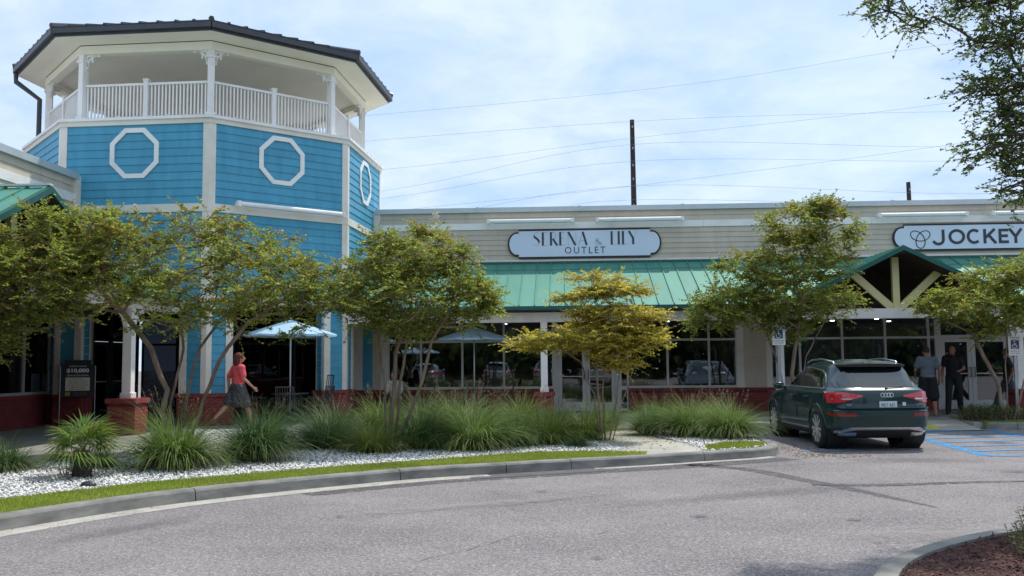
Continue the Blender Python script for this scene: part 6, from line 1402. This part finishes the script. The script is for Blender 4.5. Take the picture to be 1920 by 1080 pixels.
# leafy shoots at the foot of the big tree, low plants
def shoots(label, x, y, n, h, seed, pal_, cat='plant', name='leafy_shrub', rad=.2, L=.05, group=None):
    rg = np.random.default_rng(seed); root = thing(name, label, cat, (x, y, .13), group); b = MB(); P, D, N_ = [], [], []
    for i in range(n):
        a = rg.uniform(0, 2*PI); r = rad*math.sqrt(rg.uniform(0, 1)); p0 = np.array([r*math.cos(a), r*math.sin(a), 0]); hh = h*rg.uniform(.5, 1.1); tip = p0+np.array([math.cos(a)*hh*.28, math.sin(a)*hh*.28, hh]); b.tube([p0, (p0+tip)/2, tip], [.006, .004, .002], 4, cap=False); k = int(hh/.022)
        for j in range(k):
            f = (j+1)/k; p = p0+(tip-p0)*f; q = j*2.4+rg.normal(0, .3); P.append(p); D.append([math.cos(q), math.sin(q), .45]); N_.append(np.array([0, 0, 1])+rg.normal(0, .3, 3))
    P, D, N_ = map(np.array, (P, D, N_)); m_ = len(P); c = np.array(pal_)[rg.integers(0, len(pal_), m_)]*rg.uniform(.8, 1.25, (m_, 1)); b.build('stem', MT['bark'], root, world=False, fix=False); linkobj('foliage', leaves(P, D, N_, L*rg.uniform(.7, 1.2, m_), L*.5, c, 'foliage'), root); return root
lg = [(.10, .17, .03), (.14, .21, .04), (.07, .13, .03)]; dg_ = [(.045, .08, .02), (.06, .10, .025), (.035, .06, .02)]
shoots('upright light green suckers at the foot of the big twisted tree', -6.42, 15.3, 16, 1.0, 2, lg, rad=.16)
shoots('small weed sprouting beside the palm trunk', -6.72, 12.5, 6, .3, 5, lg, rad=.1, L=.04)
for i, (x, y, lb) in enumerate(((9.95, 23.1, 'low dark shrub left of the right parking sign'), (10.9, 23.3, 'low dark shrub right of the right parking sign'), (11.8, 23.0, 'low dark shrub at the right edge of the frame'), (10.4, 23.6, 'low dark shrub right behind the right parking sign'))):
    shoots(lb, x, y, 150, .34, 40+i, dg_+lg, rad=.55, L=.06, group='low shrubs in the right planting strip', name='low_shrub', cat='shrub')
for i, (x, y, lb) in enumerate(((4.15, 8.2, 'leafy green shrub at the lower right corner of the frame'), (3.75, 7.45, 'low leafy plant at the bottom edge, lower right'), (5.5, 9.2, 'leafy shrub just beyond the right edge of the mulch island'), (4.2, 7.0, 'leafy shrub below the bottom edge of the mulch island'))):
    shoots(lb, x, y, 90, .20, 60+i, dg_+lg, rad=.34, L=.05, group='shrubs in the mulch island', name='low_shrub', cat='shrub')

# white gravel, lawn, mulch chips, litter
lawn1 = [(p.x, p.y) for p in offs(kc[nearest(kc, (-6.45, 6.6)):nearest(kc, (1.28, 14.9))], -.165)]+[(1.28, 15.12), (1.32, 15.5), (.4, 15.62), (-.52, 15.50), (-1.95, 14.42), (-3.21, 13.50), (-4.07, 12.76), (-5.23, 11.72), (-6.31, 10.2), (-7.1, 8.2), (-7.3, 6.6)]
lawn2 = [(2.32, 15.75), (3.0, 16.15), (3.42, 16.6), (3.56, 17.2), (3.3, 17.4), (2.85, 17.25), (2.4, 16.6)]
path = [(1.25, 15.05), (2.15, 15.5), (2.30, 16.3), (1.80, 18.5), (1.35, 22.0), (0, 22.0), (.42, 18.6), (.58, 17.4)]
for P in (lawn1, lawn2):
    b = MB(); b.prism(P, -.02, .150); structure(b.build('lawn_ground', MT['soil']))
def scatter(poly, n, rg):
    a = np.array(poly); lo, hi = a.min(0), a.max(0); P = rg.uniform(lo, hi, (int(n*3.0), 2)); P = P[in_poly(P, poly)]; return P[:n]
rg = np.random.default_rng(77)
def lawn_blades(polys, dens, z0=.149):
    P = []
    for poly in polys:
        a = np.array(poly); x, y = a[:, 0], a[:, 1]; area = abs(np.dot(x, np.roll(y, 1))-np.dot(y, np.roll(x, 1)))/2; bb = np.ptp(a, axis=0); n = int(dens*bb[0]*bb[1]); q = rg.uniform(a.min(0), a.max(0), (n, 2)); P.append(q[in_poly(q, poly)])
    P = np.concatenate(P); n = len(P); az = rg.uniform(0, 2*PI, n); h = rg.uniform(.02, .048, n); ln = rg.uniform(.2, .9, n); o = np.stack([np.cos(az)*np.sin(ln), np.sin(az)*np.sin(ln), np.cos(ln)], -1)*h[:, None]; s = np.stack([-np.sin(az), np.cos(az), np.zeros(n)], -1)*.0038
    B = np.column_stack([P, np.full(n, z0)]); V = np.stack([B-s, B+s, B+o], 1).reshape(-1, 3); F = np.arange(3*n).reshape(n, 3)
    patch = np.array([mnoise.noise(Vector((p[0]*1.3, p[1]*1.3, 0))) for p in P[::1]]); g = np.array([(.32, .41, .045), (.38, .46, .05), (.25, .34, .04)])[rg.integers(0, 3, n)]*(1+.35*patch[:, None])*rg.uniform(.75, 1.2, (n, 1)); dry = (rg.uniform(0, 1, n) < .12+.25*np.clip(patch, 0, 1)); g[dry] = np.array((.30, .24, .08))*rg.uniform(.7, 1.1, (dry.sum(), 1))
    o_ = linkobj('lawn_grass', fast_mesh('lawn_grass', V, F, MT['blade'], g)); stuff(o_); o_['label'] = 'short bright green lawn strip along the kerb'; return o_
lawn_blades([lawn1, lawn2], 5200)
bedp = [(p.x, p.y) for p in offs(kc, -.2)[nearest(kc, (-6.9, 3.5)):]][::2]+[(3.5, 22), (-8, 22), (-8, 4)]
P = rg.uniform((-8, 8), (3.7, 21), (90000, 2)); keep = in_poly(P, bedp) & ~in_poly(P, lawn1) & ~in_poly(P, lawn2) & ~in_poly(P, path); P = P[keep]; P = P[rg.uniform(0, 1, len(P)) < np.clip(1.35-(P[:, 1]-11)/14, .3, 1)][:34000]; n = len(P)
ic = np.array([(1, 0, 0), (-1, 0, 0), (0, 1, 0), (0, -1, 0), (0, 0, 1), (0, 0, -1)], float); fi = np.array([(0, 2, 4), (2, 1, 4), (1, 3, 4), (3, 0, 4), (2, 0, 5), (1, 2, 5), (3, 1, 5), (0, 3, 5)])
S = rg.uniform(.014, .032, (n, 1, 3)); S[:, :, 2] *= .7; V = ic[None]*S*(1+rg.normal(0, .22, (n, 6, 1))); az = rg.uniform(0, 2*PI, n); c, s = np.cos(az)[:, None], np.sin(az)[:, None]; x, y = V[..., 0]*c-V[..., 1]*s, V[..., 0]*s+V[..., 1]*c
tilt = rg.normal(0, .3, (n, 1)); V = np.stack([x, y, V[..., 2]+x*tilt], -1)+np.column_stack([P, .142+rg.uniform(0, .02, n)])[:, None, :]; F = (fi[None]+6*np.arange(n)[:, None, None]).reshape(-1, 3)
cc = np.where(rg.uniform(0, 1, (n, 1)) < .86, rg.uniform(.55, .84, (n, 1)), rg.uniform(.22, .45, (n, 1)))*np.array([(1, .98, .93)]); o = linkobj('white_gravel', fast_mesh('white_gravel', V.reshape(-1, 3), F, MT['stone'], np.repeat(cc, 8, 0))); stuff(o); o['label'] = 'bed of white gravel stones around the grass clumps'
isl = [(p.x, p.y) for p in offs(kc4, .17)[::2]]+[(9, 3.4)]
P = rg.uniform((1.5, 4.5), (6.5, 10.2), (26000, 2)); P = P[in_poly(P, isl)]; n = len(P); D = np.column_stack([rg.normal(0, 1, (n, 2)), rg.normal(0, .3, n)]); cc = np.array([(.13, .045, .03), (.09, .03, .022), (.17, .07, .05), (.05, .025, .02)])[rg.integers(0, 4, n)]*rg.uniform(.7, 1.3, (n, 1))
o = linkobj('mulch_chips', leaves(np.column_stack([P, .135+rg.uniform(0, .02, n)]), D, np.array([0, 0, 1.])+rg.normal(0, .5, (n, 3)), rg.uniform(.02, .06, n), rg.uniform(.008, .018, n), cc, 'mulch_chips', 'stone')); stuff(o); o['label'] = 'reddish brown mulch chips in the island bed'
# fallen leaves near the kerb end and ramp
n = 420; P = np.concatenate([rg.normal((4.15, 17.3), (.3, .7), (n//2, 2)), rg.normal((4.3, 16.3), (.5, .22), (n//2, 2))]); keep = ~in_poly(P, bedp) & (P[:, 0] > 3.8); P = P[keep]; n = len(P)
cc = np.array([(.24, .20, .05), (.16, .09, .04), (.20, .06, .03), (.18, .20, .06)])[rg.integers(0, 4, n)]; o = linkobj('fallen_leaves', leaves(np.column_stack([P, np.full(n, .008)]), np.column_stack([rg.normal(0, 1, (n, 2)), np.zeros(n)]), np.array([0, 0, 1.])+rg.normal(0, .25, (n, 3)), .05, .025, cc, 'fallen_leaves')); stuff(o); o['label'] = 'fallen leaves swept against the kerb beside the SUV'
P = np.concatenate([rg.normal(c, s, (k, 2)) for c, s, k in (((-6.4, 14.8), (1.2, 1.1), 420), ((-2.8, 15.6), (1.2, .8), 320), ((.7, 17.0), (1., .7), 260), ((3, 17.2), (.7, .6), 140))]); P = P[in_poly(P, bedp)]; n = len(P)
cc = np.array([(.26, .20, .05), (.18, .10, .04), (.24, .09, .03), (.14, .10, .06), (.30, .26, .10)])[rg.integers(0, 5, n)]; o = linkobj('fallen_leaves', leaves(np.column_stack([P, np.full(n, .172)]), np.column_stack([rg.normal(0, 1, (n, 2)), rg.normal(0, .2, n)]), np.array([0, 0, 1.])+rg.normal(0, .3, (n, 3)), .055, .026, cc, 'fallen_leaves')); stuff(o); o['label'] = 'fallen leaves scattered over the white gravel'
n = 700; t_ = rg.integers(0, len(kc)-1, n); gp = np.array([tuple(p) for p in offs(kc, .1)])[t_]; P = gp+rg.normal(0, .10, (n, 2))+rg.exponential(.10, (n, 1))*np.array([[.5, -.85]]); P = P[~in_poly(P, bedp)]; n = len(P)
cc = np.array([(.22, .18, .08), (.12, .08, .05), (.08, .07, .06), (.30, .27, .2)])[rg.integers(0, 4, n)]; o = linkobj('gutter_litter', leaves(np.column_stack([P, np.full(n, .016)]), np.column_stack([rg.normal(0, 1, (n, 2)), np.zeros(n)]), np.array([0, 0, 1.])+rg.normal(0, .2, (n, 3)), rg.uniform(.01, .035, n), rg.uniform(.006, .016, n), cc, 'gutter_litter')); stuff(o); o['label'] = 'specks of leaf litter and grit along the kerb'
# dark round stone on the edge of the lawn
b = MB(); b.ball((-5.83, 11.35, .16), (.10, .07, .055), 12, 8); 
b.v = [(x+.012*mnoise.noise(Vector((x*20, y*20, z*20))), y, z+.012*mnoise.noise(Vector((y*22, x*18, z*20)))) for x, y, z in b.v]
tag(b.build('rock', MT['grey_metal'], smooth=True), 'dark oval valve cover stone where gravel meets the lawn', 'rock')
# tree belt behind the viewer, seen mirrored in the glass
rg2 = np.random.default_rng(5); n = 26000; X = rg2.uniform(-70, 70, n); Hh = 5.5+2.0*np.sin(X*.21)+1.5*np.sin(X*.57+1); Z = rg2.uniform(0, 1, n)**.75*Hh; Y = -34+rg2.normal(0, 2.0, n)
cc = np.array([(.04, .075, .02), (.06, .10, .025), (.03, .055, .02)])[rg2.integers(0, 3, n)]
o = linkobj('tree_belt', leaves(np.column_stack([X, Y, Z]), rg2.normal(0, 1, (n, 3)), rg2.normal(0, 1, (n, 3)), 1.1, .9, cc, 'tree_belt')); stuff(o); o['label'] = 'belt of trees across the car park, mirrored in the shop windows'
